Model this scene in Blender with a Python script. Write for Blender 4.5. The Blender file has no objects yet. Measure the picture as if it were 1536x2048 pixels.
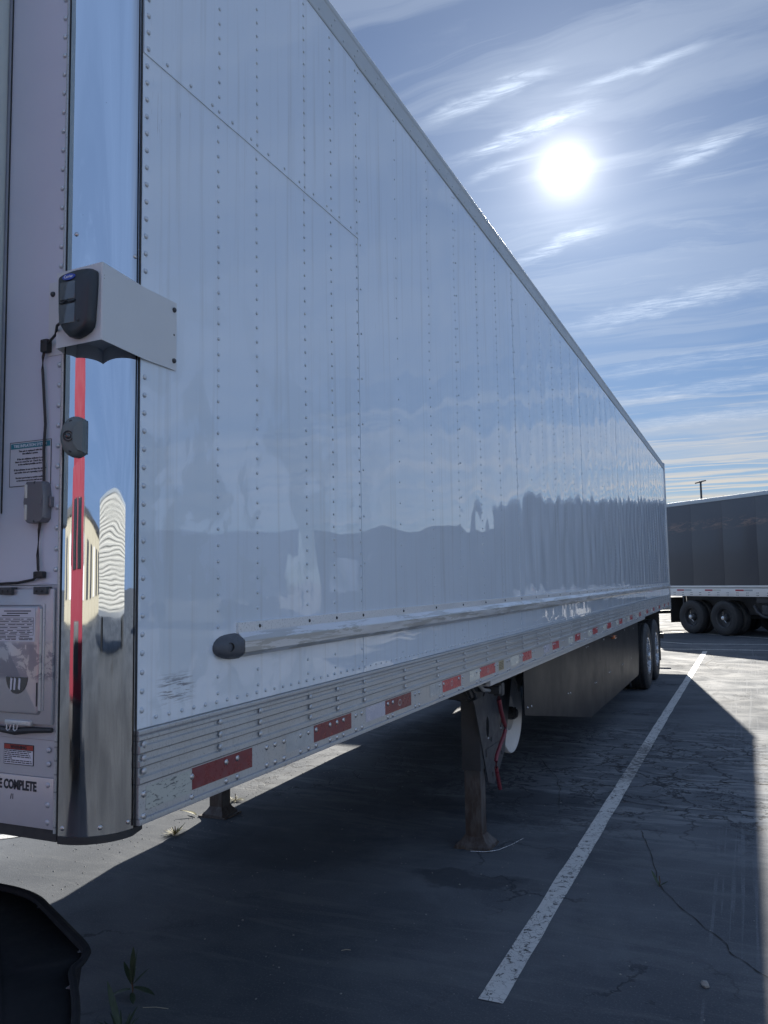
import bpy, bmesh, math, random
from mathutils import Vector, Matrix, noise
from mathutils.geometry import tessellate_polygon
random.seed(7)
R = math.radians
scene = bpy.context.scene
COL = scene.collection

# ------------------------------------------------------------------ camera
cam_d = bpy.data.cameras.new('camera')
cam = bpy.data.objects.new('camera', cam_d)
COL.objects.link(cam)
rv, uv_, fv = Vector((0.91417, 0.40499, -0.01668)), Vector((0.04987, -0.07155, 0.99619)), Vector((-0.40226, 0.91151, 0.08560))
m = Matrix((rv, uv_, -fv)).transposed().to_4x4()
m.translation = Vector((1.4289, -1.6587, 1.7552))
cam.matrix_world = m
cam_d.sensor_fit = 'VERTICAL'
cam_d.sensor_height = 36.0
cam_d.lens = 1622.23 / 2048 * 36.0
cam_d.clip_start = 0.05
cam_d.clip_end = 3000
scene.camera = cam
scene.render.resolution_x = 768
scene.render.resolution_y = 1024

# ------------------------------------------------------------------ light
SUN = Vector((-0.15984, 0.87659, 0.45392)).normalized()
EXPOSURE = 2.0
SKY_STRENGTH = 0.050
SUN_STRENGTH = 2.5
scene.view_settings.view_transform = 'Standard'
scene.view_settings.look = 'None'
scene.view_settings.exposure = EXPOSURE
scene.view_settings.gamma = 1.0
scene.view_settings.use_curve_mapping = False

sd = bpy.data.lights.new('sun', 'SUN')
sd.energy = SUN_STRENGTH
sd.angle = R(0.55)
sd.color = (1.0, 0.94, 0.84)
so = bpy.data.objects.new('sun', sd)
so.rotation_euler = SUN.to_track_quat('Z', 'Y').to_euler()
so.location = (-6, 30, 20)
COL.objects.link(so)


class NT:
    """tiny node-tree helper"""
    def __init__(s, tree):
        s.t = tree
        s.n = tree.nodes
        s.l = tree.links

    def node(s, typ, **kw):
        n = s.n.new(typ)
        for k, v in kw.items():
            setattr(n, k, v)
        return n

    def put(s, sock, v):
        if isinstance(v, bpy.types.NodeSocket):
            s.l.new(v, sock)
        elif v is not None:
            try:
                sock.default_value = v
            except Exception:
                sock.default_value = tuple(v) + (1.0,) if len(v) == 3 else v

    def math(s, op, a, b=None, c=None, clamp=False):
        n = s.node('ShaderNodeMath', operation=op, use_clamp=clamp)
        s.put(n.inputs[0], a)
        if b is not None: s.put(n.inputs[1], b)
        if c is not None: s.put(n.inputs[2], c)
        return n.outputs[0]

    def vmath(s, op, a, b=None, out=0):
        n = s.node('ShaderNodeVectorMath', operation=op)
        s.put(n.inputs[0], a)
        if b is not None:
            s.put(n.inputs['Scale'] if op == 'SCALE' else n.inputs[1], b)
        return n.outputs[out]

    def mapr(s, v, a, b, c=0.0, d=1.0, smooth=True):
        n = s.node('ShaderNodeMapRange', interpolation_type='SMOOTHSTEP' if smooth else 'LINEAR', clamp=True)
        for i, x in enumerate((v, a, b, c, d)): s.put(n.inputs[i], x)
        return n.outputs[0]

    def mix(s, f, a, b, blend='MIX'):
        n = s.node('ShaderNodeMix', data_type='RGBA', blend_type=blend)
        s.put(n.inputs[0], f)
        s.put(n.inputs[6], a)
        s.put(n.inputs[7], b)
        return n.outputs[2]

    def noise(s, vec, scale=5, detail=4, rough=0.5, dist=0.0, out=0):
        n = s.node('ShaderNodeTexNoise')
        s.put(n.inputs['Vector'], vec)
        n.inputs['Scale'].default_value = scale
        n.inputs['Detail'].default_value = detail
        n.inputs['Roughness'].default_value = rough
        n.inputs['Distortion'].default_value = dist
        return n.outputs[out]

    def mapping(s, vec, loc=(0, 0, 0), rot=(0, 0, 0), sc=(1, 1, 1)):
        n = s.node('ShaderNodeMapping')
        s.put(n.inputs[0], vec)
        n.inputs[1].default_value = loc
        n.inputs[2].default_value = rot
        n.inputs[3].default_value = sc
        return n.outputs[0]

    def sep(s, v):
        n = s.node('ShaderNodeSeparateXYZ')
        s.put(n.inputs[0], v)
        return n.outputs

    def comb(s, x, y, z):
        n = s.node('ShaderNodeCombineXYZ')
        for i, v in enumerate((x, y, z)): s.put(n.inputs[i], v)
        return n.outputs[0]


world = bpy.data.worlds.new('World')
scene.world = world
world.use_nodes = True
w = NT(world.node_tree)
w.n.clear()
sky = w.node('ShaderNodeTexSky', sky_type='NISHITA')
sky.sun_disc = False
sky.sun_elevation = math.asin(SUN.z)
sky.sun_rotation = math.atan2(SUN.x, SUN.y)
sky.air_density = 1.0
sky.dust_density = 0.15
sky.ozone_density = 2.0
tc = w.node('ShaderNodeTexCoord')
dirv = w.vmath('NORMALIZE', tc.outputs['Generated'])
dx, dy, dz = w.sep(dirv)
zc = w.math('MAXIMUM', dz, 0.02)
uvx = w.math('DIVIDE', dx, zc)
uvy = w.math('DIVIDE', dy, zc)
P2 = w.comb(uvx, uvy, 0.0)
warp = w.noise(P2, 1.3, 3, 0.5, 0, 1)
warpv = w.vmath('SCALE', w.vmath('SUBTRACT', warp, (0.5, 0.5, 0.5)), 0.35)
PW = w.vmath('ADD', P2, warpv)
rotd = R(14)
veil = w.noise(w.mapping(PW, (3.1, 0.4, 0), (0, 0, rotd), (0.16, 0.75, 1)), 1.0, 5, 0.55)
veil = w.mapr(veil, 0.38, 0.62)
bands = w.noise(w.mapping(PW, (0.7, 5.2, 0), (0, 0, rotd + 0.02), (0.22, 1.9, 1)), 1.3, 7, 0.62, 0.5)
bands = w.mapr(bands, 0.42, 0.60)
fine = w.noise(w.mapping(PW, (9.0, 2.0, 0), (0, 0, rotd), (1.6, 7.0, 1)), 1.4, 8, 0.66, 0.6)
fine = w.mapr(fine, 0.5, 0.75)
gate = w.mapr(w.noise(w.mapping(P2, (4.5, 8.1, 0), (0, 0, rotd), (0.5, 1.1, 1)), 1.0, 2, 0.5), 0.46, 0.62)
fine = w.math('MULTIPLY', fine, gate)
lowz = w.mapr(dz, 0.30, 0.08)                       # more banding toward the horizon
wisps = None
wn = w.noise(w.mapping(P2, (0, 0, 0), (0, 0, rotd), (3.5, 16, 1)), 2.2, 9, 0.72, 0.9)
wn_w = w.math('SUBTRACT', w.noise(P2, 7.0, 4, 0.6), 0.5)
for (ax, ay, bx_, by_, wid, amp) in ((-0.62, 1.61, -0.26, 1.51, 0.028, 0.9), (-0.30, 1.625, 0.02, 1.57, 0.018, 0.7),
                                     (-0.62, 1.80, -0.19, 1.66, 0.030, 1.0), (-0.60, 1.90, -0.36, 1.81, 0.022, 0.6),
                                     (-0.17, 2.06, 0.10, 1.90, 0.035, 0.8), (-0.66, 2.50, -0.27, 2.26, 0.040, 0.9),
                                     (-0.75, 3.28, 0.30, 2.93, 0.10, 0.75), (-0.9, 4.1, 0.5, 3.85, 0.12, 0.45),
                                     (-0.9, 4.72, 0.6, 4.45, 0.16, 0.5), (-0.9, 5.6, 0.6, 5.3, 0.2, 0.5)):
    a = Vector((ax, ay, 0)); b = Vector((bx_, by_, 0)); L = (b - a).length; d = (b - a) / L
    rel = w.vmath('SUBTRACT', P2, a)
    t_ = w.vmath('DOT_PRODUCT', rel, d, 1)
    q_ = w.vmath('DOT_PRODUCT', rel, Vector((-d.y, d.x, 0)), 1)
    q_ = w.math('ABSOLUTE', w.math('ADD', q_, w.math('MULTIPLY', wn_w, wid * 3.0)))
    mk = w.mapr(q_, wid * 1.7, 0.0)
    mk = w.math('MULTIPLY', mk, w.math('MULTIPLY', w.mapr(t_, -0.03, L * 0.4), w.mapr(t_, L * 1.04, L * 0.6)))
    mk = w.math('MULTIPLY', mk, amp)
    wisps = mk if wisps is None else w.math('MAXIMUM', wisps, mk)
wisps = w.math('MULTIPLY', wisps, w.mapr(wn, 0.32, 0.68, 0.15, 1.0))
away = w.mapr(w.vmath('DOT_PRODUCT', dirv, tuple(SUN), 1), 0.75, 0.2)      # added fill: denser cloud away from the sun lights the trailer side
cl = w.math('ADD', w.math('MULTIPLY_ADD', w.math('MULTIPLY', veil, w.math('MULTIPLY_ADD', away, -0.7, 1.0)), 0.50, 0.18), w.math('MULTIPLY', away, 0.62))
cl = w.math('MAXIMUM', cl, w.math('MULTIPLY', w.math('MULTIPLY', bands, w.math('MULTIPLY_ADD', away, -0.75, 1.0)), w.math('MULTIPLY_ADD', lowz, 0.60, 0.45)))
cl = w.math('ADD', cl, w.math('MULTIPLY', fine, 0.25))
cl = w.math('ADD', cl, w.math('MULTIPLY', wisps, 0.75), clamp=True)
cd = w.vmath('DOT_PRODUCT', dirv, tuple(SUN), 1)
om = w.math('MAXIMUM', w.math('SUBTRACT', 1.0, cd), 0.0)      # 1 - cos(angle to sun)
halo = w.math('DIVIDE', 1.0, w.math('ADD', 1.0, w.math('DIVIDE', om, 0.006)))
wide = w.math('DIVIDE', 1.0, w.math('ADD', 1.0, w.math('DIVIDE', om, 0.08)))
# clear air
air = w.node('ShaderNodeBackground')
w.put(air.inputs[0], w.mix(1.0, sky.outputs[0], (0.145, 0.218, 0.315), 'MULTIPLY'))
air.inputs[1].default_value = SKY_STRENGTH
# thin ice cloud lit by the sun
cloud = w.node('ShaderNodeBackground')
ccol = w.mix(w.math('MULTIPLY', w.mapr(dz, 0.24, 0.05), w.mapr(wide, 0.16, 0.5)), w.mix(away, (0.58, 0.69, 0.87), (0.50, 0.72, 1.14)), (0.96, 0.88, 0.76))  # away colour raised above the visible cloud as added fill
w.put(cloud.inputs[0], ccol)
w.put(cloud.inputs[1], w.math('ADD', w.math('MULTIPLY', wide, 0.02), w.math('ADD', w.math('MULTIPLY', wisps, 0.10), w.math('MULTIPLY_ADD', halo, 0.11, 0.18))))
mx = w.node('ShaderNodeMixShader')
w.put(mx.inputs[0], w.math('MULTIPLY', cl, 0.92))
w.l.new(air.outputs[0], mx.inputs[1])
w.l.new(cloud.outputs[0], mx.inputs[2])
# the sun seen through the veil, with its aureole
glow = w.node('ShaderNodeBackground')
glow.inputs[0].default_value = (1.0, 0.97, 0.92, 1)
core = w.mapr(om, 0.00030, 0.0)
g1 = w.math('DIVIDE', 1.0, w.math('POWER', w.math('ADD', 1.0, w.math('DIVIDE', om, 0.0006)), 2.0))
w.put(glow.inputs[1], w.math('ADD', w.math('MULTIPLY', core, 0.9), w.math('ADD', w.math('MULTIPLY', g1, 0.34), w.math('MULTIPLY', halo, 0.06))))
ad = w.node('ShaderNodeAddShader')
w.l.new(mx.outputs[0], ad.inputs[0])
w.l.new(glow.outputs[0], ad.inputs[1])
wo = w.node('ShaderNodeOutputWorld')
w.l.new(ad.outputs[0], wo.inputs[0])


# ------------------------------------------------------------------ materials
def mat(name, base=(0.5, 0.5, 0.5), rough=0.5, metal=0.0, coat=0.0, coat_rough=0.03, build=None, ior=1.5):
    mt = bpy.data.materials.new(name)
    mt.use_nodes = True
    k = NT(mt.node_tree)
    k.n.clear()
    b = k.node('ShaderNodeBsdfPrincipled')
    o = k.node('ShaderNodeOutputMaterial')
    k.l.new(b.outputs[0], o.inputs[0])
    b.inputs['Base Color'].default_value = tuple(base) + (1,)
    b.inputs['Roughness'].default_value = rough
    b.inputs['Metallic'].default_value = metal
    b.inputs['IOR'].default_value = ior
    b.inputs['Coat Weight'].default_value = coat
    b.inputs['Coat Roughness'].default_value = coat_rough
    k.b = b
    k.oc = k.node('ShaderNodeTexCoord').outputs['Object']
    if build: build(k)
    return mt


def bump(k, h, strength=0.3, dist=0.01, norm=None):
    n = k.node('ShaderNodeBump')
    n.inputs['Strength'].default_value = strength
    n.inputs['Distance'].default_value = dist
    k.put(n.inputs['Height'], h)
    if norm is not None: k.put(n.inputs['Normal'], norm)
    return n.outputs[0]


def plain(col, var=0.15, sc=6.0, rv=0.1, bs=0.0, bsc=120):
    """soft mottling of colour and gloss"""
    def f(k):
        n = k.noise(k.oc, sc, 6, 0.6)
        k.put(k.b.inputs['Base Color'], k.mix(n, tuple(c * (1 - var) for c in col), tuple(min(1, c * (1 + var)) for c in col)))
        r0 = k.b.inputs['Roughness'].default_value
        k.put(k.b.inputs['Roughness'], k.mapr(k.noise(k.oc, sc * 2.3, 5, 0.6), 0.3, 0.7, max(0.02, r0 - rv), r0 + rv))
        if bs: k.put(k.b.inputs['Normal'], bump(k, k.noise(k.oc, bsc, 3, 0.6), bs, 0.002))
    return f


def f_panel(k):
    x, y, z = k.sep(k.oc)
    n1 = k.noise(k.mapping(k.oc, sc=(1, 1, 0.6)), 1.4, 6, 0.62, 0.4)
    n2 = k.noise(k.mapping(k.oc, (3, 1, 7), (0, 0, 0), (1, 1.3, 1)), 3.1, 7, 0.6, 1.2)
    edge = k.mapr(y, 2.6, 0.2)                                   # weathered film near the nose
    lowz_ = k.mapr(z, 3.0, 1.9)
    patch = k.math('MULTIPLY', k.mapr(n2, 0.50, 0.515), k.math('MULTIPLY', edge, lowz_))
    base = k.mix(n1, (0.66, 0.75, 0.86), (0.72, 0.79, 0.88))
    base = k.mix(k.math('MULTIPLY', patch, 0.5), base, (0.53, 0.60, 0.66))
    # run-down dirt, vertical
    run = k.noise(k.mapping(k.oc, sc=(1, 14, 0.35)), 2.0, 4, 0.6)
    base = k.mix(k.math('MULTIPLY', k.mapr(run, 0.50, 0.74), 0.5), base, (0.50, 0.53, 0.56))
    # fine scratches
    sc_ = k.noise(k.mapping(k.oc, (0, 0, 0), (0.5, 0, 0), (1, 60, 3)), 1.5, 3, 0.5, 2.5)
    scm = k.math('MULTIPLY', k.mapr(sc_, 0.70, 0.73), k.mapr(k.noise(k.oc, 1.1, 2, 0.5), 0.55, 0.62))
    base = k.mix(k.math('MULTIPLY', scm, 0.7), base, (0.36, 0.38, 0.42))
    # a rubbed patch low on the first panel
    rx = k.math('MULTIPLY', k.mapr(k.math('ABSOLUTE', k.math('SUBTRACT', y, 0.16)), 0.10, 0.03),
                k.mapr(k.math('ABSOLUTE', k.math('SUBTRACT', z, 1.475)), 0.055, 0.01))
    rn = k.noise(k.mapping(k.oc, (0, 0, 0), (0.12, 0, 0), (1, 6, 90)), 2.0, 5, 0.7, 0.4)
    rub = k.math('MULTIPLY', rx, k.mapr(rn, 0.50, 0.56))
    base = k.mix(k.math('MULTIPLY', rub, 0.9), base, (0.13, 0.14, 0.18))
    k.put(k.b.inputs['Base Color'], base)
    k.b.inputs['Coat IOR'].default_value = 2.1
    k.put(k.b.inputs['Coat Weight'], k.mapr(patch, 0, 1, 1.0, 0.55))
    k.put(k.b.inputs['Coat Roughness'], k.mapr(n1, 0.3, 0.75, 0.005, 0.03))
    bn = bump(k, k.noise(k.oc, 9.0, 3, 0.5), 0.05, 0.004)
    k.put(k.b.inputs['Coat Normal'], bn)


def f_alu(k):
    x, y, z = k.sep(k.oc)
    n = k.noise(k.oc, 3.5, 6, 0.65)
    sp = k.noise(k.oc, 170, 3, 0.7)
    run = k.noise(k.mapping(k.oc, sc=(1, 25, 2)), 3.0, 4, 0.6)
    c = k.mix(n, (0.42, 0.44, 0.46), (0.60, 0.61, 0.62))
    c = k.mix(k.math('MULTIPLY', k.mapr(sp, 0.56, 0.66), 0.55), c, (0.22, 0.23, 0.25))
    c = k.mix(k.math('MULTIPLY', k.mapr(run, 0.5, 0.75), 0.3), c, (0.30, 0.31, 0.33))
    for zg in (1.3295, 1.2965, 1.2545, 1.3755, 1.3620, 1.1700):       # darker lines along the grooves, so the ribs stand out
        gm = k.mapr(k.math('ABSOLUTE', k.math('SUBTRACT', z, zg)), 0.0026, 0.0010)
        c = k.mix(k.math('MULTIPLY', gm, 0.6), c, (0.15, 0.15, 0.17))
    k.put(k.b.inputs['Base Color'], c)
    k.put(k.b.inputs['Roughness'], k.mapr(n, 0.3, 0.7, 0.30, 0.48))
    k.put(k.b.inputs['Normal'], bump(k, sp, 0.15, 0.001))


def f_belt(k):
    x, y, z = k.sep(k.oc)
    sp = k.noise(k.oc, 130, 3, 0.75)
    up = k.mapr(z, 1.60, 1.612)
    c = k.mix(k.math('MULTIPLY', k.math('MULTIPLY', k.mapr(sp, 0.55, 0.66), up), 0.6), (0.70, 0.71, 0.73), (0.25, 0.26, 0.28))
    sc_ = k.noise(k.mapping(k.oc, (0, 0, 0), (0.03, 0, 0), (1, 1.8, 30)), 1.2, 6, 0.7, 0.6)
    c = k.mix(k.math('MULTIPLY', k.mapr(sc_, 0.50, 0.54), k.math('SUBTRACT', 1.0, up)), c, (0.50, 0.50, 0.49))
    k.put(k.b.inputs['Base Color'], c)
    k.put(k.b.inputs['Roughness'], k.mapr(k.noise(k.mapping(k.oc, sc=(1, 1.5, 8)), 3, 5, 0.6), 0.35, 0.65, 0.28, 0.46))
    k.put(k.b.inputs['Metallic'], k.mapr(up, 0, 1, 0.65, 0.25))
    k.put(k.b.inputs['Normal'], bump(k, sc_, 0.03, 0.0008))


def f_chrome(k):
    x, y, z = k.sep(k.oc)
    lowm = k.mapr(z, 1.75, 1.35)
    n = k.noise(k.oc, 7, 6, 0.65, 0.5)
    st = k.noise(k.mapping(k.oc, sc=(20, 20, 1.2)), 2.0, 5, 0.6)
    spk = k.noise(k.oc, 60, 2, 0.5)
    c = k.mix(k.mapr(spk, 0.78, 0.82), (0.54, 0.59, 0.66), (0.22, 0.23, 0.27))
    c = k.mix(k.math('MULTIPLY', lowm, 0.7), c, (0.40, 0.38, 0.36))
    rust = k.math('MULTIPLY', k.mapr(st, 0.60, 0.68), k.math('MULTIPLY', lowm, 0.5))
    c = k.mix(rust, c, (0.36, 0.26, 0.15))
    k.put(k.b.inputs['Base Color'], c)
    r0 = k.mapr(n, 0.4, 0.7, 0.015, 0.05)
    k.put(k.b.inputs['Roughness'], k.math('MULTIPLY_ADD', k.math('MULTIPLY', lowm, k.mapr(n, 0.3, 0.7, 0.3, 1.0)), 0.10, r0))
    k.put(k.b.inputs['Normal'], bump(k, k.noise(k.mapping(k.oc, sc=(3, 3, 1)), 2.2, 3, 0.5), 0.12, 0.01))


def f_front(k):
    n = k.noise(k.oc, 3, 6, 0.6, 0.6)
    c = k.mix(n, (0.50, 0.52, 0.62), (0.58, 0.60, 0.69))
    k.put(k.b.inputs['Base Color'], c)


def f_door(k):
    x, y, z = k.sep(k.oc)
    n = k.noise(k.oc, 16, 7, 0.65, 1.0)
    gl = k.math('MULTIPLY', k.mapr(n, 0.46, 0.50), k.math('MULTIPLY', k.mapr(z, 1.52, 1.535), k.mapr(z, 1.625, 1.61)))
    c = k.mix(k.noise(k.oc, 4, 4, 0.6), (0.36, 0.36, 0.39), (0.46, 0.46, 0.49))
    c = k.mix(k.math('MULTIPLY', gl, 0.8), c, (0.20, 0.20, 0.24))
    k.put(k.b.inputs['Base Color'], c)
    k.put(k.b.inputs['Roughness'], k.mapr(n, 0.3, 0.7, 0.28, 0.5))


def f_asphalt(k):
    x, y, z = k.sep(k.oc)
    big = k.noise(k.oc, 0.22, 5, 0.6, 0.6)
    mid = k.noise(k.oc, 1.6, 7, 0.62, 0.5)
    agg = k.noise(k.oc, 95, 3, 0.7)
    agg2 = k.noise(k.oc, 310, 2, 0.6)
    streak = k.noise(k.mapping(k.oc, (0, 0, 0), (0, 0, 0.12), (0.55, 3.2, 1)), 1.6, 7, 0.68, 1.2)
    c = k.mix(k.mapr(big, 0.35, 0.65), (0.0612, 0.0693, 0.0830), (0.1322, 0.1455, 0.1647))
    c = k.mix(k.math('MULTIPLY', k.mapr(mid, 0.42, 0.68), 0.55), c, (0.0551, 0.0638, 0.0791))
    # worn broken band running across the bays
    band = k.math('MULTIPLY', k.mapr(y, 3.6, 5.2), k.mapr(y, 9.6, 7.4))
    band = k.math('MULTIPLY', band, k.mapr(x, -1.6, 0.2, 0.35, 1.0))
    worn = k.math('MULTIPLY', band, k.mapr(streak, 0.50, 0.60))
    c = k.mix(k.math('MULTIPLY', worn, 0.8), c, (0.2244, 0.2420, 0.2623))
    far = k.mapr(streak, 0.50, 0.62)
    c = k.mix(k.math('MULTIPLY', far, 0.3), c, (0.1530, 0.1628, 0.1708))
    c = k.mix(k.math('MULTIPLY', k.mapr(agg, 0.52, 0.72), 0.45), c, (0.2040, 0.2145, 0.2257))
    c = k.mix(k.math('MULTIPLY', k.mapr(agg2, 0.6, 0.7), 0.5), c, (0.0330, 0.0372, 0.0461))
    # cracks
    vo = k.node('ShaderNodeTexVoronoi', feature='DISTANCE_TO_EDGE')
    wp = k.vmath('ADD', k.oc, k.vmath('SCALE', k.noise(k.oc, 2.3, 5, 0.65, 0, 1), 0.75))
    k.put(vo.inputs['Vector'], k.mapping(wp, sc=(1, 0.8, 1)))
    vo.inputs['Scale'].default_value = 1.5
    cr = k.mapr(vo.outputs[0], 0.028, 0.006)
    edge_ = k.math('MULTIPLY', k.mapr(vo.outputs[0], 0.16, 0.03), k.mapr(mid, 0.42, 0.60))
    cm = k.mapr(k.noise(k.oc, 0.5, 3, 0.5), 0.52, 0.6)
    cr = k.math('MULTIPLY', cr, k.math('MAXIMUM', k.math('MULTIPLY', band, 0.9), k.math('MULTIPLY', cm, 0.6)))
    vo2 = k.node('ShaderNodeTexVoronoi', feature='DISTANCE_TO_EDGE')
    k.put(vo2.inputs['Vector'], k.mapping(wp, (2.2, 0.3, 0), (0, 0, 0.4), (0.5, 1.2, 1)))
    vo2.inputs['Scale'].default_value = 4.6
    cr2 = k.math('MULTIPLY', k.mapr(vo2.outputs[0], 0.06, 0.01), k.math('MULTIPLY', band, k.mapr(mid, 0.40, 0.55)))
    c = k.mix(k.math('MULTIPLY', k.math('MULTIPLY', edge_, band), 0.7), c, (0.2142, 0.2310, 0.2501))
    cr = k.math('MAXIMUM', cr, k.math('MULTIPLY', cr2, 0.8))
    c = k.mix(cr, c, (0.0193, 0.0208, 0.0264))
    # oil stains
    for (sx, sy, rx_, ry_) in ((-0.15, 3.05, 0.42, 0.16), (-0.45, 4.5, 0.8, 0.35), (-0.1, 5.0, 0.6, 0.3), (-1.4, 3.2, 0.7, 0.6), (0.75, 6.8, 0.5, 0.15)):
        q = k.vmath('LENGTH', k.mapping(k.vmath('SUBTRACT', wp, (sx + 0.37, sy + 0.37, 0.37)), sc=(1 / rx_, 1 / ry_, 0)), out=1)
        c = k.mix(k.math('MULTIPLY', k.mapr(q, 1.1, 0.6), 0.6), c, (0.0303, 0.0356, 0.0461))
    # thin tyre marks along the shade's edge
    tm = k.noise(k.mapping(k.oc, sc=(34, 0.35, 1)), 1.0, 2, 0.5)
    tmm = k.math('MULTIPLY', k.mapr(tm, 0.56, 0.62), k.math('MULTIPLY', k.mapr(x, 1.12, 1.22), k.mapr(x, 1.75, 1.55)))
    tmm = k.math('MULTIPLY', tmm, k.mapr(agg, 0.4, 0.55, 0.4, 1.0))
    c = k.mix(k.math('MULTIPLY', k.math('MULTIPLY', tmm, k.mapr(mid, 0.4, 0.6)), 0.5), c, (0.2040, 0.2200, 0.2440))
    k.put(k.b.inputs['Base Color'], c)
    k.put(k.b.inputs['Roughness'], k.mapr(mid, 0.3, 0.7, 0.74, 0.90))
    k.b.inputs['Specular IOR Level'].default_value = 0.22
    h = k.math('ADD', k.math('MULTIPLY', agg, 0.6), k.math('MULTIPLY', agg2, 0.3))
    h = k.math('SUBTRACT', h, k.math('MULTIPLY', cr, 2.0))
    h = k.math('ADD', h, k.math('MULTIPLY', worn, 0.5))
    k.put(k.b.inputs['Normal'], bump(k, h, 0.55, 0.006))


def f_paint(k):
    x, y, z = k.sep(k.oc)
    n = k.noise(k.oc, 22, 6, 0.7, 0.6)
    vo = k.node('ShaderNodeTexVoronoi', feature='DISTANCE_TO_EDGE')
    k.put(vo.inputs['Vector'], k.vmath('ADD', k.oc, k.vmath('SCALE', k.noise(k.oc, 9, 4, 0.6, 0, 1), 0.12)))
    vo.inputs['Scale'].default_value = 26
    cr = k.mapr(vo.outputs[0], 0.045, 0.01)
    c = k.mix(k.noise(k.oc, 3, 5, 0.6), (0.50, 0.50, 0.50), (0.66, 0.66, 0.64))
    c = k.mix(k.math('MULTIPLY', cr, k.mapr(k.noise(k.oc, 5, 2, 0.5), 0.38, 0.52, 0.1, 0.9)), c, (0.10, 0.10, 0.11))
    wear = k.mapr(k.noise(k.oc, 1.1, 3, 0.5), 0.35, 0.65, 0.0, 0.045)
    chip = k.mapr(k.math('SUBTRACT', n, wear), 0.40, 0.385)
    mid = k.math('MULTIPLY', k.mapr(y, 5.6, 5.9), k.mapr(y, 7.6, 7.2))
    chip = k.math('MAXIMUM', chip, k.math('MULTIPLY', mid, k.mapr(n, 0.62, 0.42, 0.2, 0.9)))
    c = k.mix(chip, c, (0.06, 0.062, 0.066))
    k.put(k.b.inputs['Base Color'], c)
    k.put(k.b.inputs['Normal'], bump(k, k.math('SUBTRACT', k.noise(k.oc, 95, 3, 0.7), cr), 0.35, 0.004))


def f_rust(k):
    x, y, z = k.sep(k.oc)
    n = k.noise(k.mapping(k.oc, sc=(6, 6, 1.5)), 3, 6, 0.7)
    c = k.mix(k.mapr(n, 0.35, 0.65), (0.045, 0.030, 0.026), (0.095, 0.09, 0.09))
    c = k.mix(k.mapr(z, 0.42, 0.52), c, (0.045, 0.047, 0.052))
    k.put(k.b.inputs['Base Color'], c)
    k.put(k.b.inputs['Normal'], bump(k, k.noise(k.oc, 60, 4, 0.7), 0.4, 0.003))


def f_retro(col, dirt):
    def f(k):
        n = k.noise(k.oc, 30, 6, 0.7)
        k.put(k.b.inputs['Base Color'], k.mix(k.math('MULTIPLY', k.mapr(n, 0.45, 0.75), dirt), col, (0.2, 0.2, 0.21)))
        k.put(k.b.inputs['Roughness'], k.mapr(n, 0.3, 0.7, 0.2, 0.45))
    return f


def f_dark(k):
    x, y, z = k.sep(k.oc)
    n = k.noise(k.oc, 0.6, 5, 0.6)
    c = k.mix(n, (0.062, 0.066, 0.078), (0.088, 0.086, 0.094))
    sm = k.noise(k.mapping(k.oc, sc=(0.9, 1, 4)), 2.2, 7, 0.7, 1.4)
    refl_m = k.mapr(k.math('ABSOLUTE', k.math('SUBTRACT', z, k.math('MULTIPLY_ADD', x, 0.01, 3.28))), 0.22, 0.03)
    c = k.mix(k.math('MULTIPLY', refl_m, k.mapr(sm, 0.46, 0.62, 0.0, 0.75)), c, (0.26, 0.17, 0.13))  # brown mottled band: a reflection painted into the skin colour
    k.put(k.b.inputs['Base Color'], c)


def f_scuff(k):
    n = k.noise(k.mapping(k.oc, sc=(1, 8, 30)), 4, 6, 0.7, 0.5)
    k.put(k.b.inputs['Base Color'], k.mix(k.mapr(n, 0.54, 0.6), (0.44, 0.46, 0.43), (0.10, 0.11, 0.12)))


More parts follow.
